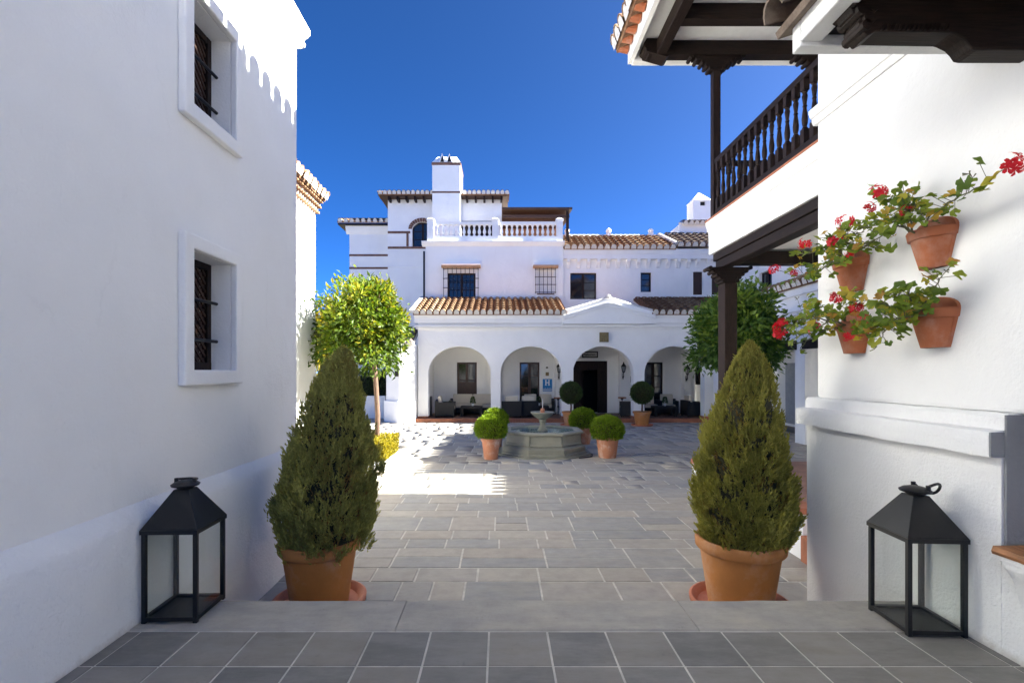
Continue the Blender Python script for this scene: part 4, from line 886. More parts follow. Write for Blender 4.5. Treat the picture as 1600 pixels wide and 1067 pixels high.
for i, (lab, x, y) in enumerate((('low black rattan table in front of the sofa', XX(737, 20.55), 20.55), ('low black rattan table behind the fountain jet', XX(840, 20.75), 20.75), ('low black rattan table under the fourth arch', XX(1037, 20.5), 20.5))):
    put(lt0 if i == 0 else copy_tree(lt0), lab, x, y, 0)
    small_plant(('tiny potted plant on the table by the sofa', 'tiny potted plant on the second arch table', 'tiny potted plant on the fourth arch table')[i], x + 0.05, y, 0.558)
def stool(label, x, y):
    t_ = thing('side_table', label, 'table', (x, y, 0.137), 'small round pedestal tables')
    MB().lathe([(0, 0.70), (0.17, 0.70), (0.18, 0.72), (0.17, 0.75), (0, 0.75)], x, y, 0.137, n=20).build('top', 'wood_sill', t_)
    MB().lathe([(0.02, 0.05), (0.025, 0.3), (0.045, 0.36), (0.02, 0.42), (0.02, 0.62), (0.08, 0.70)], x, y, 0.137, n=10).build('stem', 'iron', t_)
    for k in range(3):
        a = 2 * PI * k / 3 + 0.4; MB().tube([(x, y, 0.137 + 0.12), (x + 0.1 * math.cos(a), y + 0.1 * math.sin(a), 0.137 + 0.10), (x + 0.17 * math.cos(a), y + 0.17 * math.sin(a), 0.137 + 0.012)], 0.012, 6).build('leg', 'iron', t_)
stool('small round pedestal table left of the entrance pillar', XX(872, 20.9), 20.9)
stool('small round pedestal table right of the entrance door', XX(972, 21.2), 21.2)
tag(MB().box(XX(670, 20.3), XX(673, 20.3), 20.2, 20.75, 0.137, 0.95).build('folded_screen', 'iron', None, bevel=0.01), 'narrow black panel standing at left end of arcade', 'screen')
tg = MB().hexa([(XX(679, 20), 20.0, 0.74), (XX(691, 20), 20.0, 0.74), (XX(691, 20), 20.5, 0.74), (XX(679, 20), 20.5, 0.74), (XX(681, 20), 20.05, 0.86), (XX(688, 20), 20.05, 0.83), (XX(688, 20), 20.45, 0.83), (XX(681, 20), 20.45, 0.86)]).build('folded_blanket', 'navy', None, bevel=0.02)
tag(tg, 'folded navy blanket lying on the leftmost armchair arm', 'blanket')

# ================================================================== FOUNTAIN
FX, FY = 1.05, 12.25
FT = thing('fountain', 'octagonal grey stone fountain with small raised bowl and jet', 'fountain', (FX, FY, 0))
OR = math.pi / 8; k8 = 1 / math.cos(OR)
def octo(prof): return MB().lathe([(r * k8, h) for r, h in prof], FX, FY, 0, n=8, rot=OR)
octo([(0.0, 0.002), (1.14, 0.002), (1.14, 0.03), (0.0, 0.03)]).build('stone_plate', 'fountain', FT)
octo([(0.90, 0.031), (1.02, 0.031), (1.02, 0.06), (0.99, 0.09), (0.99, 0.19), (0.955, 0.22), (0.93, 0.235), (0.90, 0.24)]).build('plinth', 'fountain', FT)
for k in range(8):
    a0, a1 = OR + k * PI / 4 + 0.012, OR + (k + 1) * PI / 4 - 0.012; m_ = MB()
    def pt(a, r, h): return (FX + r * k8 * math.cos(a), FY + r * k8 * math.sin(a), h)
    prof = [(0.80, 0.241), (0.905, 0.241), (0.915, 0.27), (0.905, 0.29), (0.895, 0.30), (0.895, 0.49), (0.80, 0.49)]
    m_.add([pt(a0, r, h) for r, h in prof] + [pt(a1, r, h) for r, h in prof], [(i, (i + 1) % 7, 7 + (i + 1) % 7, 7 + i) for i in range(7)] + [tuple(range(7))[::-1], tuple(range(7, 14))])
    m_.build('basin_panel', 'fountain', FT)
octo([(0.79, 0.20), (0.80, 0.48), (0.80, 0.491), (0.92, 0.491), (0.95, 0.51), (0.96, 0.54), (0.94, 0.565), (0.80, 0.57), (0.785, 0.56), (0.785, 0.20)]).build('basin_rim', 'fountain', FT, bevel=0.006)
octo([(0.0, 0.525), (0.786, 0.525)]).build('basin_water', 'water', FT)
MB().lathe([(0.13, 0.2), (0.13, 0.55), (0.10, 0.58), (0.075, 0.62), (0.07, 0.72), (0.095, 0.77), (0.08, 0.80), (0.0, 0.80)], FX, FY, 0, n=20).build('pedestal', 'fountain', FT, smooth=True)
MB().lathe([(0.0, 0.80), (0.08, 0.801), (0.14, 0.83), (0.22, 0.89), (0.27, 0.95), (0.30, 0.965), (0.30, 0.99), (0.275, 0.99), (0.22, 0.955), (0.10, 0.93), (0.0, 0.925)], FX, FY, 0, n=28).build('upper_bowl', 'fountain', FT, smooth=True)
MB().lathe([(0.06, 0.926), (0.07, 0.97), (0.045, 1.0), (0.06, 1.03), (0.045, 1.07), (0.0, 1.09)], FX, FY, 0, n=14).build('spout', 'pot_aged', FT, smooth=True)
MB().lathe([(0.0, 0.965), (0.245, 0.965)], FX, FY, 0, n=24).build('bowl_water', 'water', FT)
MB().tube([(FX, FY, 1.07), (FX, FY, 1.28), (FX + 0.005, FY, 1.33)], [0.007, 0.010, 0.004], 6).build('water_jet', 'sign_white', FT)
hs_ = tag(MB().tube([(FX + 0.98, FY - 0.35, 0.05), (FX + 1.06, FY - 0.3, 0.018), (FX + 1.15, FY - 0.5, 0.018), (FX + 1.08, FY - 0.8, 0.018), (FX + 0.75, FY - 1.0, 0.018)], 0.014, 8).build('hose', 'iron'), 'thin black hose lying on paving by the fountain', 'hose')

# ================================================================== POTTED PLANTS
def pot_profile(rr, rb, h, rim=0.09, t_=0.03):
    return [(0.0, 0.0), (rb, 0.0), (rb + (rr - rb) * 0.80 - 0.015, h - rim), (rr - 0.012, h - rim + 0.005), (rr, h - rim + 0.02), (rr + 0.004, h - 0.02), (rr - 0.008, h), (rr - t_, h), (rr - t_ - 0.012, h - 0.05)]
def cypress(label, x, y, mat, top, wid, pot_r, pot_h, seed, zmax_at=0.27, lean=0.0, off=0.0):
    t_ = thing('potted_cypress', label, 'potted plant', (x, y, 0), 'cypresses in terracotta pots by the steps')
    MB().lathe([(0, 0.002), (pot_r * 0.98, 0.002), (pot_r + 0.045, 0.035), (pot_r + 0.05, 0.075), (pot_r + 0.03, 0.085), (pot_r + 0.01, 0.075), (pot_r - 0.02, 0.03), (0, 0.028)], x, y, 0, n=48).build('saucer', 'saucer', t_, smooth=True)
    MB().lathe([(r, h + 0.03) for r, h in pot_profile(pot_r, pot_r * 0.70, pot_h, 0.10)], x, y, 0, n=56).build('pot', 'pot', t_, smooth=True)
    MB().lathe([(0, pot_h - 0.02), (pot_r - 0.035, pot_h - 0.03)], x, y, 0, n=32).build('soil', 'soil', t_)
    MB().tube([(x, y, pot_h - 0.1), (x, y, pot_h + 0.5), (x + lean * 0.6, y, pot_h + (top - pot_h) * 0.8)], [0.04, 0.03, 0.01], 8).build('trunk', 'bark', t_)
    R = np.random.default_rng(seed); z0 = pot_h - 0.03; H = top - z0
    def rad(h, th):
        a = np.where(h < zmax_at, 0.80 + 0.20 * np.sin(np.clip(h / zmax_at, 0, 1) * PI / 2), np.clip(1 - ((h - zmax_at) / (1 - zmax_at)), 0, 1) ** 0.60)
        lump = 1 + 0.06 * np.sin(3 * th + 9 * h + seed) + 0.065 * np.sin(7 * th - 17 * h) + 0.035 * np.sin(13 * th + 31 * h)
        return wid * a * lump
    C = 620; ch_ = np.concatenate([R.beta(1.1, 1.4, C - 70), R.uniform(0.75, 0.99, 70)]); cth = R.uniform(0, 2 * PI, C); cdep = np.where(R.uniform(size=C) < 0.16, R.uniform(1.0, 1.12, C), R.uniform(0.90, 1.0, C)); per = 12; S = C * per + 1500
    h = np.concatenate([np.clip(np.repeat(ch_, per) + R.normal(scale=0.018, size=C * per), 0.0, 0.995), R.beta(1.1, 1.5, 1500)])
    rc = np.maximum(rad(np.repeat(ch_, per), np.repeat(cth, per)), 0.06)
    th = np.concatenate([np.repeat(cth, per) + R.normal(scale=0.035, size=C * per) / rc, R.uniform(0, 2 * PI, 1500)])
    dep = np.concatenate([np.repeat(cdep, per) - np.abs(R.normal(scale=0.05, size=C * per)), R.uniform(0.55, 0.88, 1500)])
    core = MB().lathe([(0.0, 0.02 * H)] + [(float(rad(np.array(q_), np.array(0.0))) * 0.72, q_ * H) for q_ in (0.03, 0.12, 0.25, 0.4, 0.55, 0.7, 0.84)] + [(0, 0.93 * H)], x, y, z0, n=24)
    core.v = [(a_ + off + lean * ((c_ - z0) / H) ** 2, b_, c_) for a_, b_, c_ in core.v]; core.build('inner_twigs', 'inner', t_, smooth='all')
    rr = rad(h, th) * dep
    out = np.stack([np.cos(th), np.sin(th), np.zeros(S)], 1)
    base = np.stack([x + off + lean * h * h + rr * np.cos(th), y + rr * np.sin(th), z0 + h * H], 1)
    ax = unit(out * (0.55 * (1 - h) + 0.10)[:, None] + np.array([0, 0, 1.0]) + R.normal(scale=0.22, size=(S, 3)))
    K = 16; sl_ = R.uniform(0.075, 0.135, S) * (1 - 0.35 * h)
    base = base - ax * sl_[:, None] * 0.8
    tt_ = R.uniform(0, 1, (S, K)); rdir = R.normal(size=(S, K, 3)); rdir -= (rdir * ax[:, None]).sum(-1, keepdims=True) * ax[:, None]; rdir = unit(rdir)
    B = base[:, None] + ax[:, None] * (tt_ * sl_[:, None])[..., None]; Dv = ax[:, None] * 1.0 + rdir * (0.75 * (1.1 - tt_))[..., None]
    Ls = sl_[:, None] * R.uniform(0.22, 0.42, (S, K)); Ws = Ls * 0.30
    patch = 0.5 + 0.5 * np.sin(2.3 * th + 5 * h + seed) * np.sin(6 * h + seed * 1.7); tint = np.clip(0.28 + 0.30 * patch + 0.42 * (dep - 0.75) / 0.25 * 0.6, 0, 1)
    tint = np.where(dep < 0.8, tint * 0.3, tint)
    tn = np.clip(tint[:, None] + R.normal(scale=0.13, size=(S, K)), 0, 1)
    leaves('foliage', B.reshape(-1, 3), Dv.reshape(-1, 3), Ls.reshape(-1), Ws.reshape(-1), mat, tn.reshape(-1), t_, 0.3)
    return t_
cypress('dark green cypress in terracotta pot left of the steps', XX(500, 4.2), 4.2, 'cypress_l', 2.20, 0.43, 0.335, 0.55, 3, lean=0.15, off=0.05)
cypress('yellowish olive cypress in terracotta pot right of the steps', XX(1156, 4.15), 4.15, 'cypress_r', 2.24, 0.40, 0.352, 0.57, 8, lean=0.07, off=0.02)

def ball_plant(name, label, group, x, y, pot_r, pot_h, pm, ball_r, zc, mat, squash, stem, seed, saucer=False, zb=0.0):
    t_ = thing(name, label, 'potted plant', (x, y, zb), group); R = np.random.default_rng(seed); s0 = 0.0
    if saucer: MB().lathe([(0, 0.002), (pot_r * 1.12, 0.002), (pot_r * 1.2, 0.06), (pot_r * 1.1, 0.06), (pot_r, 0.025), (0, 0.02)], x, y, zb, n=32).build('saucer', 'saucer', t_, smooth=True); s0 = 0.022
    MB().lathe([(r, h + s0) for r, h in pot_profile(pot_r, pot_r * 0.68, pot_h, 0.07, 0.025)], x, y, zb, n=36).build('pot', pm, t_, smooth=True)
    MB().lathe([(0, pot_h - 0.02 + s0), (pot_r - 0.03, pot_h - 0.025 + s0)], x, y, zb, n=24).build('soil', 'soil', t_)
    if stem: MB().tube([(x, y, zb + pot_h - 0.05), (x + 0.01, y, zb + pot_h + 0.2), (x, y, zc)], [0.035, 0.03, 0.028], 10).build('stem', 'bark', t_)
    n = 9000; d = unit(R.normal(size=(n, 3)))
    if squash < 1: d[:, 2] = np.where(d[:, 2] < -0.62, -d[:, 2], d[:, 2])
    bumpy = 1 + 0.025 * np.sin(9 * d[:, 0] + seed) * np.sin(8 * d[:, 1]) + 0.02 * np.sin(15 * d[:, 2] + 11 * d[:, 0])
    r = ball_r * np.where(R.uniform(size=n) < 0.05, R.uniform(1.0, 1.07, n), R.uniform(0.86, 1.0, n)) * bumpy * 0.97
    b = np.array([x, y, zc]) + d * r[:, None] * np.array([1, 1, squash])
    dv = d + R.normal(scale=0.55, size=(n, 3)) + np.array([0, 0, 0.35])
    core = MB().lathe([(ball_r * 0.9 * math.sin(PI * k / 12), -ball_r * 0.9 * math.cos(PI * k / 12) * squash) for k in range(13)], x, y, zc, n=20).build('twig_core', 'soil', t_, smooth='all')
    leaves('foliage', b, dv, R.uniform(0.035, 0.06, n), R.uniform(0.015, 0.026, n), mat, np.clip(R.normal(0.5, 0.22, n), 0, 1), t_)
G1 = 'box balls in pots round the fountain'
def bx(label, px, D, pot_r, pot_h, br_, zt_, seed): ball_plant('potted_box_ball', label, G1, XX(px, D), D, pot_r, pot_h, 'pot_aged', br_, zt_ - br_ * 0.86, 'box', 0.86, False, seed)
bx('clipped box ball in whitened pot at front left of fountain', 767, 11.25, 0.235, 0.48, 0.365, 1.00, 11)
bx('clipped box ball half hidden behind the front left one', 774, 12.9, 0.235, 0.50, 0.34, 1.02, 12)
bx('clipped box ball in pot at front right of fountain', 949, 11.45, 0.29, 0.50, 0.385, 0.97, 13)
bx('clipped box ball in pot behind right side of fountain', 911, 13.6, 0.28, 0.50, 0.385, 0.98, 14)
for (lab, px, sd_) in (('ball topiary on a stem in pot left of the entrance', 892, 21), ('ball topiary on a stem in pot right of the entrance', 1003, 22)):
    ball_plant('ball_topiary', lab, 'stemmed ball topiaries before the arcade', XX(px, 18.1), 18.1, 0.335, 0.50, 'pot', 0.41, ZZ(613.5, 18.1), 'topiary', 1.0, True, sd_, True)

# ================================================================== TREES
def tree(name, label, x, y, zc, rx, rz_, tx, zb, mat, seed, n=5200, L=0.11, group=None, trunk_r=0.055):
    t_ = thing(name, label, 'tree', (tx, y, 0), group); R = np.random.default_rng(seed)
    tr = MB().tube([(tx, y, zb), (tx + 0.03, y + 0.01, zb + (zc - zb) * 0.35), (tx - 0.02, y, zb + (zc - zb) * 0.65), (x * 0.4 + tx * 0.6, y, zc)], [trunk_r * 1.15, trunk_r, trunk_r * 0.95, trunk_r * 0.7], 10)
    tr.build('trunk', 'bark', t_, smooth='all')
    nb = 190; d = unit(R.normal(size=(nb, 3))); d[:, 2] = np.where(d[:, 2] < -0.75, -d[:, 2], d[:, 2]); q = R.uniform(0.4, 1.02, nb)
    q = np.where(R.uniform(size=nb) < 0.16, R.uniform(1.04, 1.24, nb), q)
    cen = np.array([x, y, zc]) + d * q[:, None] * np.array([rx, rx, rz_]) * 0.84
    li = MB(); hub = Vector((x * 0.4 + tx * 0.6, y, zc - 0.35 * rz_))
    for c in cen[::3]: li.tube([hub, hub.lerp(Vector(c), 0.5) + Vector((0, 0, 0.08)), Vector(c)], [0.028, 0.016, 0.006], 5)
    li.build('limbs', 'bark', t_, smooth='all')
    k = R.integers(0, nb, n); p = cen[k] + R.normal(scale=0.125 * (rx / 1.1), size=(n, 3))
    dv = unit(p - cen[k] + d[k] * 0.15) + R.normal(scale=0.5, size=(n, 3)) + np.array([0, 0, -0.15])
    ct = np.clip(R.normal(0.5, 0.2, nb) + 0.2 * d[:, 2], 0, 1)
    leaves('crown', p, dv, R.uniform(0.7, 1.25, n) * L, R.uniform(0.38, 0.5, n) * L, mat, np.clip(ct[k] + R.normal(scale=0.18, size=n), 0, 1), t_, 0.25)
    return t_
tree('orange_tree', 'round bright green orange tree in yellow-hedged bed at left', XX(566, 11), 11.0, ZZ(516, 11), 0.98, 1.14, XX(588, 11), 0.0, 'citrus', 31, 12500, 0.135, 'orange trees in the courtyard')
tree('orange_tree', 'darker orange tree behind the balcony post at right', XX(1150, 12), 12.0, ZZ(528, 12), 1.10, 1.12, XX(1150, 12), 0.0, 'citrus_dark', 32, 17000, 0.145, 'orange trees in the courtyard')
tree('yellow_tree', 'yellow-leaved tree beside the sunlit building behind the orange tree', -5.35, 14.6, 2.75, 0.85, 1.35, -5.35, 0.0, 'yellow', 33, 5000, 0.12)
hx = thing('dark_hedge', 'dark shrub mass in the shaded gap left of the bay', 'hedge', (-5.3, 21.6, 0))
n = 5000; p = np.stack([rng.uniform(-6.2, -4.65, n), rng.uniform(21.3, 22.0, n), rng.uniform(0.1, 2.0, n)], 1); leaves('foliage', p, rng.normal(size=(n, 3)), 0.15, 0.05, 'hedge_dark', rng.uniform(0, 1, n), hx)
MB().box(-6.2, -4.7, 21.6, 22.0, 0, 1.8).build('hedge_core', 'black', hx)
# planted bed at the foot of the left tree
PB = thing('planting_bed', 'white kerbed bed of clipped yellow hedge round the left tree', 'planter', (-2.9, 10.8, 0))
bx0, bx1, by0, by1 = -4.4, -2.27, 9.92, 11.42
for i in range(4): a = bx0 + i * 0.53; MB().box(a, a + 0.525 if i < 3 else bx1 - 0.11, by0, by0 + 0.10, -0.03, 0.16).build('kerb_stone', 'white_paint', PB, bevel=0.01)
for i in range(4): a = by0 + i * 0.375; MB().box(bx1 - 0.105, bx1, a, a + 0.371, -0.03, 0.16 + 0.006 * (i % 2)).build('kerb_stone', 'white_paint', PB, bevel=0.01)
MB().box(bx0, bx1 - 0.11, by0 + 0.105, by1, 0, 0.12).build('soil', 'soil', PB)
MB().box(bx0 + 0.05, bx1 - 0.2, by0 + 0.2, by1 - 0.1, 0.12, 0.44).build('twig_core', 'soil', PB)
n = 14000; fc = rng.integers(0, 3, n); p = np.stack([rng.uniform(bx0, bx1 - 0.12, n), rng.uniform(by0 + 0.12, by1, n), rng.uniform(0.13, 0.56, n)], 1)
p[:, 2] = np.where(fc == 0, rng.uniform(0.46, 0.57, n) + 0.02 * np.sin(p[:, 0] * 9), p[:, 2]); p[:, 1] = np.where(fc == 1, rng.uniform(by0 + 0.10, by0 + 0.2, n), p[:, 1]); p[:, 0] = np.where(fc == 2, rng.uniform(bx1 - 0.2, bx1 - 0.09, n), p[:, 0])
leaves('hedge_foliage', p, rng.normal(size=(n, 3)) + np.array([0, -0.3, 0.8]), rng.uniform(0.035, 0.065, n), 0.028, 'yellow', np.clip(rng.normal(0.55, 0.25, n), 0, 1), PB)

# ================================================================== FLOOR LANTERNS
def lantern(label, x, y, rz, handle):
    t_ = thing('floor_lantern', label, 'lantern', (x, y, 0.525), 'black glass lanterns on the steps', 0.0)
    w = 0.16; H = 0.52; z0 = 0.525; c_, s_ = math.cos(rz), math.sin(rz)
    Rm = lambda px, py, pz: (x + px * c_ - py * s_, y + px * s_ + py * c_, z0 + pz)
    def rbox(m_, a, b_, c, d, e, f): m_.hexa([Rm(a, c, e), Rm(b_, c, e), Rm(b_, d, e), Rm(a, d, e), Rm(a, c, f), Rm(b_, c, f), Rm(b_, d, f), Rm(a, d, f)]); return m_
    p = 0.024
    for sx in (-1, 1):
        for sy in (-1, 1):
            a, b_ = sorted((sx * w, sx * (w - p))); c, d = sorted((sy * w, sy * (w - p))); rbox(MB(), a, b_, c, d, 0.0, H).build('corner_post', 'iron', t_, bevel=0.002)
    m_ = MB()
    for (a, b_, c, d) in ((-w + p, w - p, -w + 0.001, -w + p), (-w + p, w - p, w - p, w - 0.001), (-w + 0.001, -w + p, -w + p, w - p), (w - p, w - 0.001, -w + p, w - p)):
        rbox(m_, a, b_, c, d, 0.012, 0.035)
    m2 = MB(); rbox(m_, -w + p, w - p, -w + p, w - p, 0.012, 0.02); m_.build('base_tray', 'iron', t_)
    for (a, b_, c, d) in ((-w - 0.006, w + 0.006, -w - 0.006, -w + p), (-w - 0.006, w + 0.006, w - p, w + 0.006), (-w - 0.006, -w + p, -w + p, w - p), (w - p, w + 0.006, -w + p, w - p)): rbox(m2, a, b_, c, d, H + 0.0005, H + 0.025)
    m2.build('top_frame', 'iron', t_)
    for (a, b_, c, d) in ((-w + p, w - p, -w + 0.010, -w + 0.013), (-w + p, w - p, w - 0.013, w - 0.010), (-w + 0.010, -w + 0.013, -w + p, w - p), (w - 0.013, w - 0.010, -w + p, w - p)):
        rbox(MB(), a, b_, c, d, 0.036, H).build('pane', 'glass', t_)
    e = w + 0.006; g_ = 0.045; zt_ = H + 0.235
    MB().hexa([Rm(-e, -e, H + 0.0255), Rm(e, -e, H + 0.0255), Rm(e, e, H + 0.0255), Rm(-e, e, H + 0.0255), Rm(-g_, -g_, zt_), Rm(g_, -g_, zt_), Rm(g_, g_, zt_), Rm(-g_, g_, zt_)]).build('roof', 'iron', t_, bevel=0.003)
    MB().lathe([(0.045, zt_), (0.05, zt_ + 0.012), (0.075, zt_ + 0.016), (0.08, zt_ + 0.026), (0.06, zt_ + 0.040), (0.03, zt_ + 0.048), (0, zt_ + 0.05)], x, y, z0, n=24).build('cap', 'iron', t_, smooth=True)
    m_ = MB()
    for s2 in (-1, 1):
        q = (s2 * 0.055, 0) if handle else (0.03, s2 * 0.055)
        m_.tube([Rm(*q, zt_ + 0.025), Rm(*q, zt_ + 0.062)], 0.012, 8)
    pts = []
    if handle is None: pts = [Rm(0.03 + 0.10 * math.sin(PI * k / 14), -0.055 * math.cos(PI * k / 14), zt_ + 0.055 + 0.035 * math.sin(PI * k / 7) - 0.03 * math.sin(PI * k / 14)) for k in range(15)]
    for k in range(15 if handle else 0):
        a = PI * k / 14; rr = 0.055; pts.append(Rm(-rr * math.cos(a), handle[0] * math.sin(a) * 0.075, zt_ + 0.055 + handle[1] * math.sin(a) * 0.075))
    m_.tube(pts, 0.008, 8); m_.build('ring_handle', 'iron', t_, smooth=True)
lantern('black glass lantern against the left white wall', -1.945, 3.035, 0.03, (1.0, -0.15))
lantern('black glass lantern against the right white wall', 2.435, 2.885, -0.05, None)

# ================================================================== GERANIUMS ON THE WALL
lm = []
for v_ in range(3):
    R = random.Random(40 + v_); vs, fs = [(0, 0, 0)], []; N = 20
    for i in range(N):
        a = 0.35 + (2 * PI - 0.7) * i / (N - 1); r = 1.0 * (1 + 0.13 * math.cos(5.2 * a + v_)) * (1 + 0.05 * math.cos(19 * a)) * R.uniform(0.93, 1.05)
        vs.append((r * math.cos(a) * 0.55 , r * math.sin(a) * 0.55, 0.12 * r * r * math.cos(2.5 * a) + 0.10))
        vs.append((r * math.cos(a), r * math.sin(a), 0.20 * math.cos(2.5 * a + v_) + 0.16 + R.uniform(-0.05, 0.05)))
    for i in range(N - 1): fs += [(0, 1 + 2 * i, 3 + 2 * i), (1 + 2 * i, 2 + 2 * i, 4 + 2 * i, 3 + 2 * i)]
    me = bpy.data.meshes.new('leaf'); me.from_pydata(vs, [], fs); me.materials.append(M['gleaf']); me.polygons.foreach_set('use_smooth', [True] * len(fs)); lm.append(me)
fm = []
for v_ in range(3):
    R = random.Random(50 + v_); mb = MB()
    for k in range(9):
        d = Vector((R.gauss(0, 1), R.gauss(0, 1), R.gauss(0.2, 0.8))).normalized(); c = d * R.uniform(0.6, 1.0)
        a = d.cross(Vector((0.3, 0.5, 0.8))).normalized(); b_ = d.cross(a); a0 = R.uniform(0, 6)
        for i in range(5):
            t0 = a0 + i * 2 * PI / 5 + R.uniform(-0.15, 0.15); u = a * math.cos(t0) + b_ * math.sin(t0); w = a * -math.sin(t0) + b_ * math.cos(t0); L_ = R.uniform(0.45, 0.62)
            mb.add([c, c + u * L_ * 0.6 + w * 0.17 + d * 0.10, c + u * L_ + w * 0.10 + d * 0.05, c + u * L_ - w * 0.10 + d * 0.05, c + u * L_ * 0.6 - w * 0.17 + d * 0.10], [(0, 1, 2, 3, 4)])
        mb.add([c * 0.1, c * 0.1 + a * 0.03, c + a * 0.02, c], [(0, 1, 2, 3)])
    o = mb.build('flower_head', 'petal', None); fm.append(o.data); bpy.data.objects.remove(o)
def geranium(label, D, zr, stems, flowers, buds, seed, n_leaf):
    XWL = 2.699; R = random.Random(seed); pr, ph = 0.15, 0.235
    t_ = thing('geranium_pot', label, 'potted plant', (XWL, D, zr - ph), 'geranium pots hung on the right wall')
    pot = MB(); z0 = zr - ph
    prof = [(0.0, 0.0), (0.085, 0.0), (0.128, ph - 0.06), (0.142, ph - 0.055), (0.150, ph - 0.01), (0.145, ph), (0.130, ph), (0.118, ph - 0.05)]
    pot.lathe([(r, h) for r, h in prof], XWL, D, z0, n=28, a0=PI / 2, a1=3 * PI / 2)
    bpts = [(-0.085, 0.0), (0.085, 0.0), (0.15, ph)] + [(0.15 * math.cos(PI * k / 12), ph + 0.075 * math.sin(PI * k / 12)) for k in range(1, 12)] + [(-0.15, ph)]
    pot.prism([(D + u, z0 + v) for u, v in bpts], YZ, XWL - 0.022, XWL)
    pot.build('pot', 'pot_wall', t_, smooth=True)
    MB().lathe([(0.0, ph - 0.04), (0.122, ph - 0.04)], XWL, D, z0, n=20, a0=PI / 2, a1=3 * PI / 2).build('soil', 'soil', t_)
    root = Vector((XWL - 0.06, D, zr - 0.04)); paths = []
    def wp(px, py, xw): Dp = xw * F / (px - VX); return Vector((xw, Dp, EYE + (VY - py) * Dp / F))
    for k, (pts, xw) in enumerate(stems):
        P = [root + Vector((R.uniform(-0.05, 0.02), R.uniform(-0.08, 0.08), 0))] + [wp(px, py, xw + R.uniform(-0.05, 0.05)) for px, py in pts]
        fine = []
        for i in range(len(P) - 1):
            for q in range(6): fine.append(P[i].lerp(P[i + 1], q / 6) + Vector((R.uniform(-.006, .006), R.uniform(-.006, .006), R.uniform(-.004, .010))))
        fine.append(P[-1]); paths.append(fine)
        MB().tube(fine, [0.0065 - 0.004 * i / len(fine) for i in range(len(fine))], 6).build('stem', 'teal_stem', t_)
    cum = [sum((f[i + 1] - f[i]).length for i in range(len(f) - 1)) for f in paths]; tot = sum(cum)
    pet = MB()
    for k, f in enumerate(paths):
        for _ in range(int(1.75 * n_leaf * cum[k] / tot + 0.5)):
            s_ = R.uniform(0.18, 1.0); i = min(int(s_ * (len(f) - 1)), len(f) - 2); p = f[i].lerp(f[i + 1], s_ * (len(f) - 1) - i)
            off = Vector((R.gauss(-0.015, 0.035), R.gauss(0, 0.042), R.gauss(0.015, 0.038))); q = p + off
            if q.x > XWL - 0.012: q.x = XWL - 0.015 - R.uniform(0, 0.03)
            o = link('leaf', R.choice(lm), t_, q); sz = R.uniform(0.019, 0.038); o.scale = (sz, sz, sz)
            nrm = Vector((-0.5 + R.gauss(0, 0.45), -0.45 + R.gauss(0, 0.45), 0.65 + R.gauss(0, 0.35)))
            o.rotation_euler = nrm.to_track_quat('Z', 'Y').to_euler(); o.rotation_euler.rotate_axis('Z', R.uniform(0, 6.28))
            pet.tube([p, q], 0.0018, 4, False)
    pet.build('leaf_stalks', 'teal_stem', t_, kind='stuff')
    fst = MB()
    for (px, py, xw, sz) in flowers:
        q = wp(px, py, xw); o = link('flower_head', R.choice(fm), t_, q); o.scale = (sz * 1.35,) * 3; o.rotation_euler = (R.uniform(-.5, .5), R.uniform(-.5, .5), R.uniform(0, 6))
        near = min((p for f in paths for p in f), key=lambda p: (p - q).length); fst.tube([near, near.lerp(q, 0.5) + Vector((0, 0, 0.01)), q], 0.0022, 5)
    for (px, py, xw) in buds:
        q = wp(px, py, xw); near = min((p for f in paths for p in f), key=lambda p: (p - q).length); fst.tube([near, q], 0.0016, 4)
        for _ in range(5): e = q + Vector((R.gauss(0, .012), R.gauss(0, .016), R.gauss(0.005, .012))); fst.tube([q, e], [0.001, 0.004], 5)
    fst.build('flower_stalks', 'teal_stem', t_, kind='stuff')
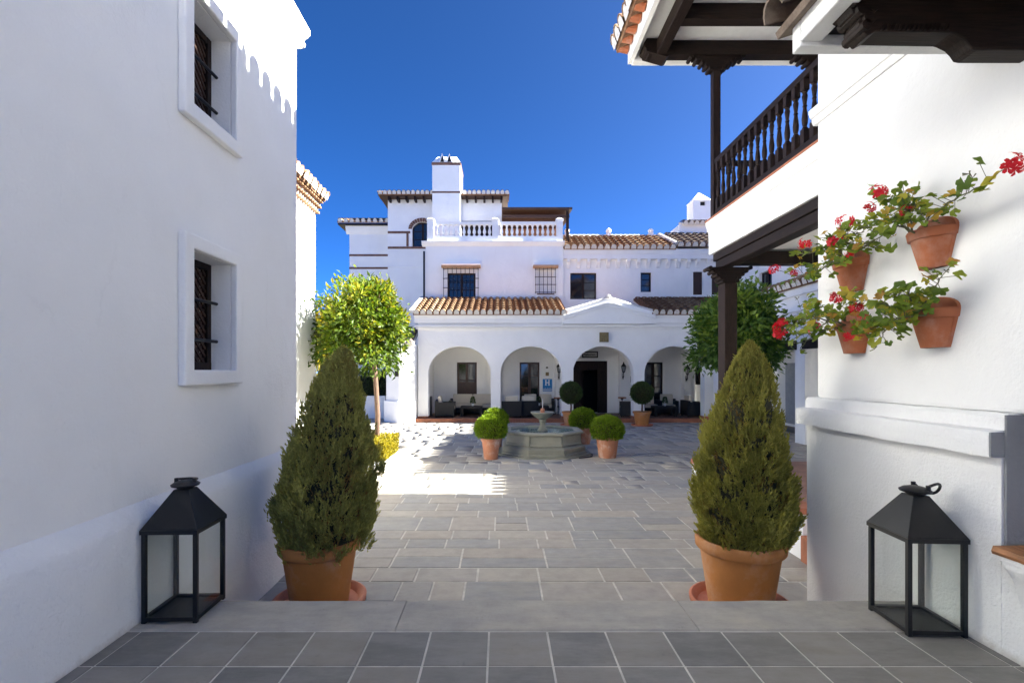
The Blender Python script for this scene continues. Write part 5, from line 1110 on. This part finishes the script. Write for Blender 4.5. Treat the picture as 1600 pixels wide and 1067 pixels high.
geranium('terracotta wall pot of geraniums at upper right, highest red bloom', 3.04, 2.87,
         [([(1452, 338), (1500, 308), (1545, 285)], 2.52), ([(1420, 330), (1395, 318), (1370, 310)], 2.50), ([(1405, 345), (1370, 352), (1335, 360)], 2.48), ([(1440, 335), (1425, 312), (1405, 300)], 2.54), ([(1405, 352), (1375, 372), (1350, 385)], 2.46)],
         [(1577, 260, 2.52, 0.042), (1372, 303, 2.48, 0.040), (1357, 326, 2.48, 0.030), (1417, 330, 2.46, 0.026)], [(1515, 272, 2.52), (1520, 278, 2.55)], 61, 74)
geranium('terracotta wall pot of geraniums at upper left near the wall corner', 3.74, 2.84,
         [([(1300, 392), (1275, 395), (1245, 398)], 2.50), ([(1310, 380), (1330, 368), (1350, 362)], 2.52), ([(1300, 410), (1275, 428), (1240, 432)], 2.44), ([(1325, 385), (1345, 380), (1372, 388)], 2.48), ([(1312, 385), (1300, 375), (1292, 372)], 2.5)],
         [(1321, 346, 2.50, 0.042), (1308, 377, 2.48, 0.046), (1257, 380, 2.48, 0.036), (1210, 421, 2.36, 0.034), (1242, 427, 2.42, 0.026), (1327, 398, 2.46, 0.02)], [], 62, 66)
geranium('terracotta wall pot of geraniums at lower left with red trailing blooms', 3.72, 2.37,
         [([(1300, 485), (1275, 478), (1252, 485)], 2.50), ([(1300, 500), (1270, 515), (1240, 530)], 2.46), ([(1290, 515), (1262, 532), (1250, 545)], 2.44), ([(1320, 488), (1335, 470), (1350, 468)], 2.50), ([(1280, 498), (1255, 500), (1235, 512)], 2.46)],
         [(1223, 512, 2.42, 0.055), (1306, 467, 2.50, 0.036), (1338, 482, 2.48, 0.030), (1272, 512, 2.46, 0.036), (1325, 525, 2.42, 0.026), (1216, 523, 2.42, 0.03)], [(1246, 467, 2.5)], 63, 66)
geranium('terracotta wall pot of geraniums at lower right, two-toned pot', 3.03, 2.38,
         [([(1440, 480), (1460, 450), (1472, 432)], 2.54), ([(1420, 485), (1390, 478), (1350, 470)], 2.50), ([(1410, 495), (1380, 520), (1375, 535)], 2.46), ([(1430, 475), (1415, 460), (1400, 468)], 2.5), ([(1400, 500), (1365, 512), (1335, 515)], 2.46)],
         [(1349, 494, 2.48, 0.022), (1333, 482, 2.48, 0.030)], [(1408, 452, 2.52), (1478, 424, 2.54), (1366, 546, 2.46)], 64, 78)
